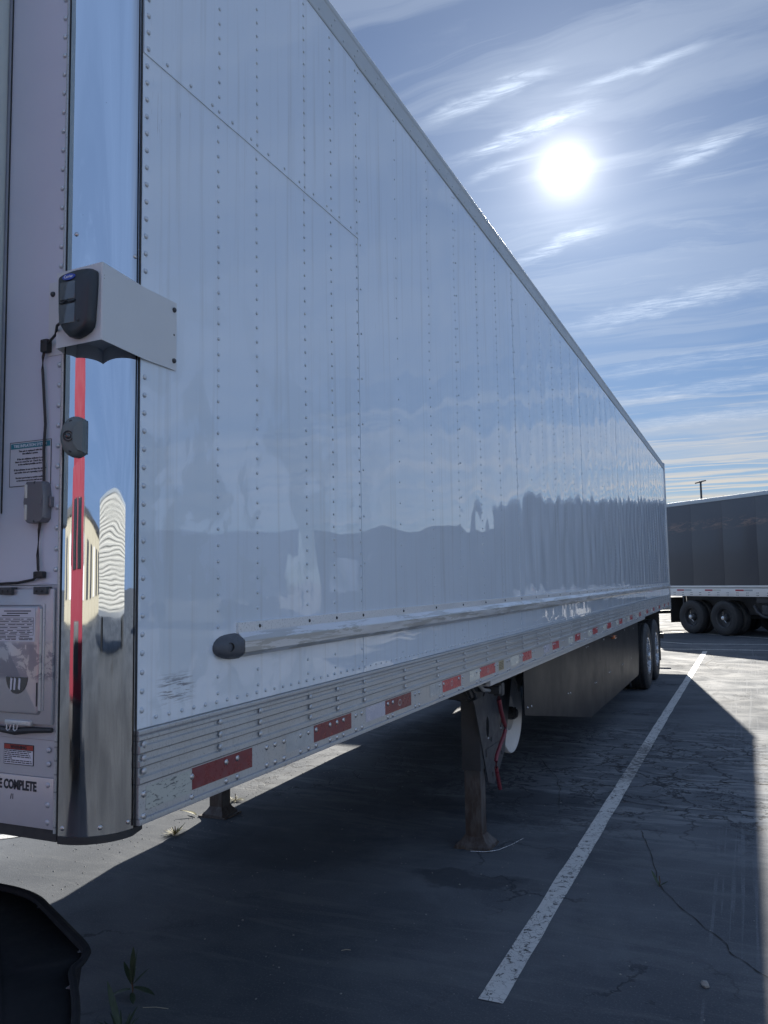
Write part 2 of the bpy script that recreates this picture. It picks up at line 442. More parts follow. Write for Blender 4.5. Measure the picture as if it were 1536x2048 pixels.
M = {
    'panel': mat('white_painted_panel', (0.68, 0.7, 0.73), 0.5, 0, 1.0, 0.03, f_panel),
    'alu': mat('weathered_aluminium', (0.5, 0.5, 0.5), 0.4, 0.55, build=f_alu),
    'roofrail': mat('painted_roof_rail', (0.5, 0.54, 0.57), 0.58, 0.2, build=plain((0.48, 0.52, 0.55), 0.1, 3)),
    'belt': mat('scuffed_bright_aluminium', (0.7, 0.7, 0.7), 0.25, 0.85, build=f_belt),
    'chrome': mat('polished_stainless', (0.8, 0.8, 0.8), 0.03, 1.0, build=f_chrome),
    'front': mat('front_wall_paint', (0.6, 0.6, 0.64), 0.42, 0, 0.3, 0.1, f_front),
    'door': mat('stained_aluminium_door', (0.4, 0.4, 0.4), 0.35, 0.6, build=f_door),
    'lowfront': mat('low_front_plate', (0.4, 0.4, 0.44), 0.4, 0.35, build=plain((0.42, 0.42, 0.46), 0.12, 5)),
    'rivet': mat('painted_rivet', (0.50, 0.545, 0.60), 0.3, 0.3, 0.5, 0.05),
    'bolt': mat('zinc_bolt', (0.45, 0.46, 0.47), 0.28, 0.85, build=plain((0.48, 0.48, 0.49), 0.3, 40)),
    'rubber': mat('black_rubber', (0.022, 0.023, 0.026), 0.55, build=plain((0.024, 0.025, 0.028), 0.3, 20, 0.1)),
    'blackplastic': mat('black_plastic', (0.03, 0.034, 0.04), 0.42, build=plain((0.030, 0.034, 0.042), 0.15, 9, 0.08)),
    'fenderplastic': mat('matt_black_fender', (0.012, 0.013, 0.016), 0.75, build=plain((0.012, 0.013, 0.016), 0.25, 9, 0.08)),
    'endcap': mat('faded_black_cap', (0.07, 0.08, 0.10), 0.5, build=plain((0.065, 0.072, 0.088), 0.2, 30, 0.1, 0.2, 90)),
    'steel': mat('dark_painted_steel', (0.05, 0.05, 0.055), 0.5, build=plain((0.045, 0.048, 0.055), 0.3, 8, 0.12, 0.2, 60)),
    'dim': mat('shaded_underside_steel', (0.018, 0.018, 0.02), 0.7, build=plain((0.018, 0.018, 0.020), 0.3, 8, 0.1)),  # darker copy of the steel, underside shade put into its colour
    'gusset': mat('grey_painted_steel', (0.07, 0.072, 0.08), 0.48, build=plain((0.050, 0.052, 0.060), 0.25, 6, 0.1, 0.15, 50)),
    'rustleg': mat('rusty_leg_steel', (0.1, 0.08, 0.07), 0.65, build=f_rust),
    'redpaint': mat('red_enamel', (0.32, 0.03, 0.045), 0.35, build=plain((0.15, 0.025, 0.038), 0.25, 12, 0.1)),
    'skirt': mat('charcoal_skirt_plastic', (0.02, 0.02, 0.024), 0.38, build=plain((0.010, 0.013, 0.018), 0.05, 0.8, 0.04), ior=1.30),
    'tyre': mat('tyre_rubber', (0.022, 0.023, 0.026), 0.62, build=plain((0.026, 0.027, 0.030), 0.25, 10, 0.1, 0.3, 60)),
    'rim': mat('polished_rim', (0.6, 0.62, 0.65), 0.25, 0.9, build=plain((0.62, 0.63, 0.65), 0.2, 8)),
    'whiterim': mat('white_wheel_paint', (0.62, 0.62, 0.62), 0.4, build=plain((0.60, 0.60, 0.60), 0.14, 7)),
    'redtape': mat('red_reflective_tape', (0.3, 0.02, 0.03), 0.3, build=f_retro((0.17, 0.020, 0.030), 0.25)),
    'redtape2': mat('bright_red_tape', (0.5, 0.04, 0.06), 0.3, build=f_retro((0.44, 0.045, 0.060), 0.15)),
    'whitetape': mat('white_reflective_tape', (0.6, 0.6, 0.57), 0.3, build=f_retro((0.62, 0.62, 0.56), 0.2)),
    'oldtape': mat('worn_white_tape', (0.45, 0.47, 0.45), 0.35, build=f_retro((0.42, 0.44, 0.45), 0.35)),
    'scufftape': mat('scraped_white_tape', (0.45, 0.47, 0.45), 0.4, build=f_scuff),
    'lilactape': mat('faded_lilac_tape', (0.45, 0.45, 0.52), 0.35, build=f_retro((0.46, 0.46, 0.54), 0.2)),
    'brass': mat('yellowed_label', (0.30, 0.25, 0.14), 0.4, build=plain((0.34, 0.28, 0.16), 0.25, 60)),
    'label': mat('sticker_paper', (0.52, 0.52, 0.58), 0.4, build=plain((0.56, 0.56, 0.62), 0.06, 20)),
    'ink': mat('black_ink', (0.015, 0.016, 0.025), 0.5),
    'teal': mat('teal_print', (0.03, 0.20, 0.26), 0.4),
    'redlabel': mat('red_print', (0.30, 0.03, 0.02), 0.4),
    'bracket': mat('bracket_enamel', (0.58, 0.60, 0.62), 0.4, 0, 0.2, 0.1, plain((0.57, 0.59, 0.61), 0.05, 5)),
    'display': mat('display_plastic', (0.02, 0.026, 0.035), 0.38, build=plain((0.022, 0.028, 0.036), 0.1, 20, 0.05)),
    'window': mat('display_window', (0.06, 0.07, 0.08), 0.12, 0, 0.8, 0.02),
    'blue': mat('blue_badge', (0.03, 0.07, 0.40), 0.3),
    'whiteprint': mat('white_print', (0.7, 0.72, 0.8), 0.4),
    'sensor': mat('grey_green_plastic', (0.12, 0.15, 0.155), 0.45, build=plain((0.125, 0.152, 0.155), 0.1, 30, 0.08)),
    'lens': mat('dark_lens', (0.03, 0.03, 0.035), 0.08, 0, 1.0, 0.02),
    'case': mat('bronze_grey_case', (0.16, 0.16, 0.18), 0.38, 0.3, build=plain((0.17, 0.17, 0.19), 0.1, 20, 0.08)),
    'clearlens': mat('white_lens', (0.6, 0.6, 0.56), 0.15, 0, 1.0, 0.03),
    'amber': mat('amber_lens', (0.55, 0.16, 0.05), 0.2, 0, 1, 0.03),
    'asphalt': mat('worn_asphalt', (0.06, 0.06, 0.06), 0.6, build=f_asphalt),
    'linepaint': mat('cracked_line_paint', (0.6, 0.6, 0.6), 0.6, build=f_paint),
    'crackfill': mat('crack_dirt', (0.016, 0.016, 0.017), 0.8),
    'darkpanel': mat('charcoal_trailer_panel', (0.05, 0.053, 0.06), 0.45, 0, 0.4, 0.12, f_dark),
    'palerail': mat('pale_side_rail', (0.62, 0.60, 0.60), 0.4, 0.2, build=plain((0.80, 0.78, 0.76), 0.08, 4)),
    'leaf': mat('weed_leaf', (0.05, 0.10, 0.03), 0.6, build=plain((0.028, 0.050, 0.024), 0.35, 25)),
    'dryleaf': mat('dry_weed', (0.20, 0.17, 0.07), 0.6, build=plain((0.19, 0.17, 0.07), 0.3, 25)),
    'stem': mat('weed_stem', (0.10, 0.06, 0.04), 0.6),
    'straw': mat('dry_straw', (0.40, 0.37, 0.30), 0.6),
    'stone': mat('grey_pebble', (0.2, 0.2, 0.2), 0.7, build=plain((0.22, 0.22, 0.21), 0.3, 60, 0.1, 0.4, 90)),
    'truckred': mat('red_cab_paint', (0.42, 0.02, 0.05), 0.75, 0, 0.0, 0.1, plain((0.22, 0.020, 0.040), 0.05, 2)),
    'glass': mat('dark_glass', (0.02, 0.025, 0.03), 0.05, 0, 1.0, 0.02),
    'white': mat('white_corrugated_paint', (0.68, 0.66, 0.60), 0.5, build=plain((0.70, 0.67, 0.60), 0.08, 1.5)),
    'silver': mat('ribbed_silver_skin', (0.5, 0.52, 0.54), 0.32, 0.6, build=plain((0.34, 0.36, 0.38), 0.1, 1.5)),
    'stucco': mat('beige_wall', (0.45, 0.40, 0.30), 0.8, build=plain((0.46, 0.41, 0.31), 0.1, 1.2)),
    'pole': mat('dark_pole_paint', (0.05, 0.05, 0.055), 0.5),
}


for n_ in M['skirt'].node_tree.nodes:
    if n_.type == 'BSDF_PRINCIPLED': n_.inputs['Specular IOR Level'].default_value = 0.25
for n_ in M['fenderplastic'].node_tree.nodes:
    if n_.type == 'BSDF_PRINCIPLED': n_.inputs['Specular IOR Level'].default_value = 0.2


# ------------------------------------------------------------------ mesh helpers
class MB:
    """collects geometry that becomes ONE mesh object"""
    def __init__(s):
        s.bm = bmesh.new()

    def box(s, x0, x1, y0, y1, z0, z1, bev=0.0, mtx=None):
        vs = [s.bm.verts.new((x, y, z)) for x in (x0, x1) for y in (y0, y1) for z in (z0, z1)]
        F = [(0, 1, 3, 2), (4, 6, 7, 5), (0, 4, 5, 1), (2, 3, 7, 6), (0, 2, 6, 4), (1, 5, 7, 3)]
        fs = [s.bm.faces.new([vs[i] for i in f]) for f in F]
        if bev:
            es = list({e for f in fs for e in f.edges})
            r = bmesh.ops.bevel(s.bm, geom=es, offset=bev, segments=2, profile=0.6, affect='EDGES')
            vs = list({v for f in r['faces'] for v in f.verts} | {v for v in vs if v.is_valid})
        if mtx is not None: bmesh.ops.transform(s.bm, matrix=mtx, verts=[v for v in vs if v.is_valid])
        return s

    def poly(s, pts, d):
        """closed prism: list of 3-D points, thickness vector d"""
        d = Vector(d)
        a = [s.bm.verts.new(p) for p in pts]
        b = [s.bm.verts.new(Vector(p) + d) for p in pts]
        s.bm.faces.new(a); s.bm.faces.new(list(reversed(b)))
        n = len(pts)
        for i in range(n):
            s.bm.faces.new((a[i], b[i], b[(i + 1) % n], a[(i + 1) % n]))
        return s

    def holed(s, outer, holes, d):
        d = Vector(d)
        loops = [[Vector(p) for p in outer]] + [[Vector(p) for p in h] for h in holes]
        tris = tessellate_polygon(loops)
        flat = [p for l in loops for p in l]
        a = [s.bm.verts.new(p) for p in flat]
        b = [s.bm.verts.new(p + d) for p in flat]
        for t in tris:
            try:
                s.bm.faces.new([a[i] for i in t]); s.bm.faces.new([b[i] for i in reversed(t)])
            except ValueError: pass
        o = 0
        for l in loops:
            n = len(l)
            for i in range(n):
                s.bm.faces.new((a[o + i], b[o + i], b[o + (i + 1) % n], a[o + (i + 1) % n]))
            o += n
        return s

    def loft(s, prof, path_fn, n, closed=True, caps=True):
        rings = [[s.bm.verts.new(path_fn(p, i)) for p in prof] for i in range(n)]
        m_ = len(prof)
        for i in range(n - 1):
            for j in range(m_ if closed else m_ - 1):
                s.bm.faces.new((rings[i][j], rings[i + 1][j], rings[i + 1][(j + 1) % m_], rings[i][(j + 1) % m_]))
        if caps and closed:
            s.bm.faces.new(rings[0]); s.bm.faces.new(list(reversed(rings[-1])))
        return s

    def extr(s, prof, y0, y1):
        """profile of (x, z) swept along y"""
        return s.loft(prof, lambda p, i: (p[0], (y0, y1)[i], p[1]), 2)

    def tube(s, pts, r, seg=8, caps=True):
        pts = [Vector(p) for p in pts]
        up = Vector((0, 0, 1))
        rings = []
        for i, p in enumerate(pts):
            t = (pts[min(i + 1, len(pts) - 1)] - pts[max(i - 1, 0)]).normalized()
            a = t.cross(up)
            if a.length < 0.05: a = t.cross(Vector((1, 0, 0)))
            a.normalize(); b = t.cross(a)
            rr = r[i] if isinstance(r, (list, tuple)) else r
            rings.append([s.bm.verts.new(p + (a * math.cos(q) + b * math.sin(q)) * rr) for q in [2 * math.pi * k / seg for k in range(seg)]])
        for i in range(len(rings) - 1):
            for j in range(seg):
                s.bm.faces.new((rings[i][j], rings[i][(j + 1) % seg], rings[i + 1][(j + 1) % seg], rings[i + 1][j]))
        if caps:
            s.bm.faces.new(rings[0]); s.bm.faces.new(list(reversed(rings[-1])))
        return s

    def lathe(s, prof, c, axis='x', seg=32):
        """profile (r, h) turned about an axis through c"""
        c = Vector(c)
        A = {'x': (Vector((0, 1, 0)), Vector((0, 0, 1)), Vector((1, 0, 0))), 'y': (Vector((1, 0, 0)), Vector((0, 0, 1)), Vector((0, 1, 0))),
             'z': (Vector((1, 0, 0)), Vector((0, 1, 0)), Vector((0, 0, 1)))}[axis]
        rings = []
        for r_, h in prof:
            if r_ < 1e-6: rings.append([s.bm.verts.new(c + A[2] * h)])
            else: rings.append([s.bm.verts.new(c + (A[0] * math.cos(q) + A[1] * math.sin(q)) * r_ + A[2] * h) for q in [2 * math.pi * k / seg for k in range(seg)]])
        for i in range(len(rings) - 1):
            a, b = rings[i], rings[i + 1]
            for j in range(seg):
                j2 = (j + 1) % seg
                f = [a[j % len(a)], b[j % len(b)], b[j2 % len(b)], a[j2 % len(a)]]
                f = [v for n_, v in enumerate(f) if v not in f[:n_]]
                if len(f) >= 3: s.bm.faces.new(f)
        return s

    def dome(s, c, r, n, h=0.45, seg=10):
        """rivet head at c facing n"""
        n = Vector(n).normalized()
        a = n.orthogonal().normalized(); b = n.cross(a)
        c = Vector(c)
        prev = None
        for rr, hh in ((1.0, -0.05), (0.97, 0.25), (0.72, 0.72), (0.38, 0.93)):
            ring = [s.bm.verts.new(c + (a * math.cos(q) + b * math.sin(q)) * (r * rr) + n * (r * h * hh)) for q in [2 * math.pi * k / seg for k in range(seg)]]
            if prev:
                for j in range(seg): s.bm.faces.new((prev[j], prev[(j + 1) % seg], ring[(j + 1) % seg], ring[j]))
            prev = ring
        s.bm.faces.new(prev)
        return s

    def mesh(s, name, material, smooth=True, ang=35):
        bmesh.ops.recalc_face_normals(s.bm, faces=s.bm.faces)
        me = bpy.data.meshes.new(name)
        s.bm.to_mesh(me); s.bm.free()
        me.materials.append(material)
        if smooth:
            me.shade_smooth()
            me.set_sharp_from_angle(angle=R(ang))
        return me

    def build(s, name, material, parent=None, smooth=True, ang=35, kind=None, label=None):
        return place(s.mesh(name, material, smooth, ang), name, parent, kind, label)


def place(me, name, parent=None, kind=None, label=None, loc=None):
    """child meshes are modelled in the thing's space: undo the empty's own offset"""
    o = bpy.data.objects.new(name, me)
    COL.objects.link(o)
    if parent is not None:
        o.parent = parent
        base = parent
        off = Vector(base.get('_off', (0, 0, 0)))
        o.location = (Vector(loc) if loc is not None else Vector((0, 0, 0))) - (off if base.parent is None else Vector((0, 0, 0)))
        if base.parent is not None:
            # sub-part: parent already carries the offset
            o.location = (Vector(loc) if loc is not None else Vector((0, 0, 0))) - Vector(base.get('_loc', (0, 0, 0)))
        o['_loc'] = tuple(loc) if loc is not None else (0.0, 0.0, 0.0)
    elif loc is not None:
        o.location = loc
    if kind: o['kind'] = kind
    if label: o['label'] = label
    return o


def thing(name, label, cat, loc, rz=0.0, group=None, local=False):
    o = bpy.data.objects.new(name, None)
    o.empty_display_size = 0.3
    COL.objects.link(o)
    o.location = loc
    o.rotation_euler = (0, 0, rz)
    if not local: o['_off'] = tuple(loc)
    o['label'] = label; o['category'] = cat
    if group: o['group'] = group
    return o


def text_mesh(txt, size, material, bold=0.0, align='LEFT', xs=1.0):
    cu = bpy.data.curves.new('txt', 'FONT')
    cu.body = txt; cu.size = size; cu.offset = bold; cu.align_x = align; cu.extrude = 0.0003
    cu.resolution_u = 3
    ob = bpy.data.objects.new('txt', cu)
    COL.objects.link(ob)
    bpy.context.view_layer.update()
    me = bpy.data.meshes.new_from_object(ob.evaluated_get(bpy.context.evaluated_depsgraph_get()))
    bpy.data.objects.remove(ob)
    me.transform(Matrix.Diagonal((xs, 1, 1, 1)))
    me.materials.clear(); me.materials.append(material)
    return me


# ================================================================== GROUND
g = MB()
N = 24
xs = [-400, -60, -12] + [-6 + i * 1.0 for i in range(13)] + [12, 60, 400]
ys = [-400, -60, -8] + [-4 + i * 2.0 for i in range(17)] + [40, 80, 700]
vv = [[g.bm.verts.new((x, y, 0)) for y in ys] for x in xs]
for i in range(len(xs) - 1):
    for j in range(len(ys) - 1):
        g.bm.faces.new((vv[i][j], vv[i + 1][j], vv[i + 1][j + 1], vv[i][j + 1]))
ground = g.build('asphalt_ground', M['asphalt'], kind='structure')


def ribbon(pts, wid, z, name, material, jitter=0.0, label=None):
    b = MB()
    pts = [Vector((p[0], p[1], 0)) for p in pts]
    fine_ = []
    for i in range(len(pts) - 1):
        n = max(2, int((pts[i + 1] - pts[i]).length / 0.06) if jitter else 2)
        n = min(n, 120)
        for k_ in range(n): fine_.append(pts[i].lerp(pts[i + 1], k_ / n))
    fine_.append(pts[-1])
    prev = None
    for i, p in enumerate(fine_):
        t = (fine_[min(i + 1, len(fine_) - 1)] - fine_[max(i - 1, 0)]).normalized()
        nrm = Vector((-t.y, t.x, 0))
        wv = wid(i / len(fine_)) if callable(wid) else wid
        ja = noise.noise(p * 2.3) * jitter + noise.noise(p * 14) * jitter * 0.25
        jb = noise.noise(p * 2.3 + Vector((5, 5, 5))) * jitter + noise.noise(p * 14 + Vector((3, 9, 1))) * jitter * 0.25
        cur = (b.bm.verts.new(p + nrm * (wv / 2 + ja) + Vector((0, 0, z))), b.bm.verts.new(p - nrm * (wv / 2 + jb) + Vector((0, 0, z))))
        if prev: b.bm.faces.new((prev[0], cur[0], cur[1], prev[1]))
        prev = cur
    return b.build(name, material, ground, label=label)


ribbon([(0.371, 1.754), (0.385, 3.6), (0.40, 6.0), (0.425, 10), (0.46, 14), (0.497, 18.95)], 0.105, 0.004, 'parking_line', M['linepaint'], 0.006, 'cracked white bay line')
ribbon([(-6.0, 20.6), (-0.41, 19.42), (0.42, 19.50), (1.85, 19.53), (9, 19.75)], 0.10, 0.004, 'parking_line', M['linepaint'], 0.003)
ribbon([(-6.0, 22.4), (-0.7, 21.7), (0.06, 21.15), (1.89, 21.3), (9, 22.0)], 0.10, 0.004, 'parking_line', M['linepaint'], 0.003)
ribbon([(-0.78, 26.2), (1.943, 23.53), (5.0, 20.6)], 0.10, 0.004, 'parking_line', M['linepaint'], 0.003)
ribbon([(-5.2, 0.9), (-3.42, 2.68), (-3.33, 2.80), (-3.2, 2.95)], 0.11, 0.004, 'parking_line', M['linepaint'], 0.004)


def crack(pts, wd):
    out = []
    for i in range(len(pts) - 1):
        a, b = Vector(pts[i]), Vector(pts[i + 1])
        for k_ in range(6):
            q = a.lerp(b, k_ / 6)
            out.append((q.x + noise.noise(Vector((q.x * 8, q.y * 8, 1))) * 0.03, q.y + noise.noise(Vector((q.x * 8, q.y * 8, 4))) * 0.03))
    out.append(pts[-1])
    ribbon(out, lambda t: wd * (0.25 + abs(noise.noise(Vector((t * 23, wd * 99, 0)))) * 1.8), 0.003, 'crack', M['crackfill'])


crack([(0.68, 4.35), (0.758, 4.066), (0.903, 3.325), (1.042, 3.039), (1.233, 2.728), (1.312, 2.562), (1.436, 2.407), (1.7, 2.1)], 0.008)
crack([(0.45, 5.1), (0.9, 5.0), (1.4, 5.15), (2.2, 5.0)], 0.012)
crack([(-0.3, 6.2), (0.3, 6.3), (0.9, 5.95), (1.6, 6.05), (2.4, 5.9)], 0.014)
crack([(-0.5, 7.0), (0.2, 7.2), (1.1, 7.0), (2.2, 7.3)], 0.012)
crack([(0.05, 4.7), (-0.15, 5.6), (-0.5, 6.4)], 0.01)
crack([(0.6, 18.6), (0.75, 17.2), (0.62, 16.0), (0.8, 14.9)], 0.03)

# ================================================================== THE WHITE TRAILER
TR = thing('refrigerated_trailer', 'long white riveted trailer with polished corner post and ribbed aluminium side rail', 'trailer', (-1.3, 8.0, 0))
LEN = 16.15
cols = [0.02, 0.35, 0.565, 0.889, 1.10, 1.335]
y_ = 1.335
while y_ < LEN - 0.5:
    y_ += 0.4275
    cols.append(round(y_, 3))
seams = [0.004, 1.348]
k_ = 1.348
while k_ < LEN - 1.6:
    k_ += 1.2825
    seams.append(k_)
seams.append(LEN - 0.02)


def bulge(y, z):
    near = 0.45 if y < 1.4 else (0.7 if y < 4 else 1.0)
    for a, b in zip([0.0] + cols, cols + [LEN]):
        if a <= y <= b and b > a:
            t = (y - a) / (b - a)
            amp = near * (0.0012 + 0.0016 * noise.noise(Vector((a * 3.7, z * 1.5, 2.0))) + 0.0006 * noise.noise(Vector((a * 5.1, z * 4.0, 8.0))))
            if y < 1.4: amp *= 0.5
            if y > 4: amp *= 1.5
            h = amp * 4 * t * (1 - t)
            break
    else: h = 0
    ed = min(1.0, max(0.0, (z - 1.40) / 0.12)) * min(1.0, max(0.0, (4.0 - z) / 0.15))
    ed *= min(1.0, 0.15 + max(0.0, abs(z - 1.585) - 0.05) / 0.08) if y > 0.25 else 1.0
    s = near
    h += 0.0016 * noise.noise(Vector((0, y * 1.7, z * 1.1))) * s
    h += (0.0034 if y < 1.4 else 0.0052) * noise.noise(Vector((7, y * 5.0, z * 3.0))) * s
    h += 0.0007 * noise.noise(Vector((3, y * 12, z * 7))) * s
    return max(-0.008, min(0.008, h * ed))


def side_panel(y0, y1, z0, z1, x0=0.0, ny=None, nz=None):
    b = MB()
    cuts = sorted(set([y0, y1] + [c for c in cols if y0 < c < y1]))
    yy = []
    for a, c in zip(cuts[:-1], cuts[1:]):
        n = max(3, round((c - a) / 0.032))
        yy += [a + (c - a) * i / n for i in range(n)]
    yy.append(y1)
    nz = max(4, round((z1 - z0) / 0.045))
    zz = [z0 + (z1 - z0) * i / nz for i in range(nz + 1)]
    G = [[b.bm.verts.new((x0 + bulge(y, z), y, z)) for z in zz] for y in yy]
    for i in range(len(yy) - 1):
        for j in range(nz): b.bm.faces.new((G[i][j], G[i + 1][j], G[i + 1][j + 1], G[i][j + 1]))
    border = [G[i][0] for i in range(len(yy))] + G[-1][1:] + [G[i][-1] for i in range(len(yy) - 2, -1, -1)] + list(reversed(G[0][1:-1]))
    back = [b.bm.verts.new((x0 - 0.006, v.co.y, v.co.z)) for v in border]
    n = len(border)
    for i in range(n): b.bm.faces.new((border[i], back[i], back[(i + 1) % n], border[(i + 1) % n]))
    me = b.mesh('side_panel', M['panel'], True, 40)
    return place(me, 'side_panel', TR)


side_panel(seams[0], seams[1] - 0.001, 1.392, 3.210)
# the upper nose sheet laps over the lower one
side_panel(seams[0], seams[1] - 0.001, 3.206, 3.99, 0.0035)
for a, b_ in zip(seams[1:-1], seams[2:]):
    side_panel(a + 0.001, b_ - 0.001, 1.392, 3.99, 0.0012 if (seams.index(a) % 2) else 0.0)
# body core, roof, floor, far wall, rear
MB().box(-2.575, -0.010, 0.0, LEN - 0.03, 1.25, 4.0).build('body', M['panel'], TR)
MB().box(-2.58, -0.02, -0.10, LEN, 4.0, 4.10, 0.02).build('roof', M['roofrail'], TR)
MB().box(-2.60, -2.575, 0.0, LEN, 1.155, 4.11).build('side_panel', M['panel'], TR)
# roof rail: extruded, with a drip lip
MB().extr([(-0.03, 3.985), (0.006, 3.985), (0.0085, 3.99), (0.0085, 3.996), (0.0055, 4.0), (0.0055, 4.075), (0.009, 4.082), (0.009, 4.10), (0.002, 4.112), (-0.03, 4.116)], 0.0, LEN).build('roof_rail', M['roofrail'], TR, ang=25)
# base rail with ribs
prof = [(-0.02, 1.386), (0.004, 1.3885), (0.0065, 1.386), (0.0065, 1.379), (0.004, 1.377), (0.004, 1.374), (0.0085, 1.372), (0.0085, 1.364), (0.005, 1.362),
        (0.005, 1.351), (0.0115, 1.348), (0.0115, 1.333), (0.005, 1.329), (0.005, 1.314), (0.0115, 1.311), (0.0115, 1.300), (0.005, 1.296),
        (0.005, 1.275), (0.0115, 1.271), (0.0115, 1.258), (0.0075, 1.254), (0.0075, 1.172), (0.011, 1.168), (0.012, 1.160), (0.011, 1.155), (-0.02, 1.155)]
MB().extr(prof, 0.003, LEN - 0.12).build('base_rail', M['alu'], TR, ang=20)
MB().extr([(-0.02, 1.154), (0.010, 1.154), (0.011, 1.150), (0.009, 1.124), (0.002, 1.120), (-0.05, 1.120), (-0.05, 1.125), (-0.02, 1.13)], 3.09, 11.36).build('rail_flange', M['alu'], TR, ang=25)
# belt rail
bp = [(-0.001, 1.534), (0.016, 1.534), (0.031, 1.546), (0.033, 1.549), (0.033, 1.582), (0.031, 1.586), (0.011, 1.603), (0.0085, 1.607), (0.0078, 1.637), (-0.001, 1.6385)]
MB().extr(bp, 0.445, LEN - 0.15).build('belt_rail', M['belt'], TR, ang=22)
# its rubber end cap, rounded toward the nose
cap = MB()
prof_c = [(0.0, 1.536), (0.014, 1.532), (0.026, 1.540), (0.0325, 1.553), (0.0325, 1.578), (0.027, 1.591), (0.012, 1.602), (0.0, 1.606)]
zm = 1.569
S_ = [(0.442, 1.0), (0.438, 1.02), (0.415, 1.02), (0.385, 0.98), (0.360, 0.87), (0.342, 0.68), (0.330, 0.45), (0.324, 0.18)]
cap.loft(prof_c, lambda p, i: (max(p[0] * min(1, S_[i][1] * 1.05), 0.0), S_[i][0], zm + (p[1] - zm) * S_[i][1]), len(S_))
cap_o = cap.build('end_cap', M['endcap'], TR, ang=50)
hs = MB()
hn = Vector((1.0, -0.62, 0.0)).normalized()
hc = Vector((0.0275, 0.372, 1.570)); ha = Vector((hn.y, -hn.x, 0)).normalized(); hb = Vector((0, 0, 1))
prev = None
for rr, dd in ((0.0135, 0.0045), (0.012, 0.0045), (0.010, -0.006), (0.0, -0.007)):
    if rr == 0: ring = [hs.bm.verts.new(hc + hn * dd)]
    else: ring = [hs.bm.verts.new(hc + (ha * math.cos(q) + hb * math.sin(q)) * rr + hn * dd) for q in [2 * math.pi * i / 20 for i in range(20)]]
    if prev:
        for j in range(20):
            f = [prev[j], prev[(j + 1) % 20], ring[(j + 1) % len(ring)], ring[j % len(ring)]]
            f = [v for n_, v in enumerate(f) if v not in f[:n_]]
            hs.bm.faces.new(f)
    prev = ring
hs.dome(hc - hn * 0.004, 0.004, hn)
hs.build('screw_recess', M['rubber'], cap_o)

# corner post (polished, quarter ellipse) with dark seals either side
PX, PY = 0.131, 0.118
cp = MB()
n_ = 26
arc = []
for i in range(n_ + 1):
    th = math.pi / 2 * i / n_
    arc.append((-PX - 0.002 + PX * math.sin(th) * 1.0 - 0.003, -PY * math.cos(th) - 0.0015))
full = arc
rings = []
for z in (1.150, 1.156, 1.5, 2.0, 2.5, 3.0, 3.5, 4.0):
    rings.append([cp.bm.verts.new((p[0], p[1], z)) for p in full])
for i in range(len(rings) - 1):
    for j in range(len(full) - 1): cp.bm.faces.new((rings[i][j], rings[i][j + 1], rings[i + 1][j + 1], rings[i + 1][j]))
post = cp.build('corner_post', M['chrome'], TR, ang=180)
MB().loft([(-0.001, -0.0025), (0.0015, -0.0025), (0.0015, 0.001), (-0.001, 0.001)], lambda p, i: (p[0], p[1], (1.155, 3.99)[i]), 2).build('post_seal', M['rubber'], TR)
MB().box(-0.1395, -0.1375, -0.1215, -0.117, 1.152, 4.0).build('post_seal', M['rubber'], TR)
MB().box(-0.147, -0.1398, -0.1245, -0.118, 1.155, 4.0, 0.0012).build('post_trim', M['alu'], TR)
lip = MB()
lip.loft([(p[0] * 1.0 + 0.002, p[1] - 0.003) for p in arc] + [(-0.02, 0.05), (-0.14, 0.05)], lambda p, i: (p[0], p[1], (1.132, 1.1495)[i]), 2)
lip.box(-2.5, -0.1385, -0.121, -0.05, 1.135, 1.163)
lip.build('bottom_seal', M['rubber'], TR)
for th, z in ((6, 1.169), (48, 1.169), (82, 1.169), (12, 2.665), (84, 2.625)):
    t = R(th)
    b = MB(); nrm = Vector((math.sin(t), -math.cos(t), 0))
    b.dome((-PX - 0.005 + PX * math.sin(t), -PY * math.cos(t) - 0.0015, z), 0.0062, nrm, 0.6, 12)
    b.build('bolt', M['bolt'], TR)

# front wall
F0 = -0.12
MB().box(-2.46, -0.1475, F0, 0.02, 1.762, 4.0).build('front_panel', M['front'], TR)
MB().box(-2.46, -0.1475, F0 - 0.003, 0.02, 1.378, 1.760).build('front_panel', M['lowfront'], TR, label='grey lower front plate behind the service door')
MB().box(-2.46, -0.1475, F0 - 0.001, 0.02, 1.287, 1.377).build('front_panel', M['lowfront'], TR)
MB().box(-2.46, -0.1475, F0 - 0.004, 0.02, 1.163, 1.286, 0.002).build('front_panel', M['lowfront'], TR)
MB().box(-2.58, -2.47, -0.1, 0.0, 1.15, 4.0, 0.03).build('corner_post', M['chrome'], TR)
# cooling unit on the nose (its edge shows at the frame's left)
cu = MB().box(-2.25, -0.350, -0.47, F0 - 0.001, 1.93, 3.95, 0.03).build('cooling_unit', mat('unit_white', (0.5, 0.54, 0.53), 0.45, build=plain((0.50, 0.545, 0.53), 0.08, 4)), TR)
MB().box(-0.3495, -0.3470, F0 - 0.004, F0 - 0.001, 1.95, 3.93).build('gasket', M['rubber'], cu)
for i in range(9):
    MB().box(-0.3485, -0.336, F0 - 0.055, F0 - 0.035, 2.0 + i * 0.062, 2.016 + i * 0.062, 0.003).build('clip', M['rubber'], cu)

# rivets ------------------------------------------------------------
def dome_mesh(r, n, name, material, h=0.45, seg=10):
    return MB().dome((0, 0, 0), r, n, h, seg).mesh(name, material)


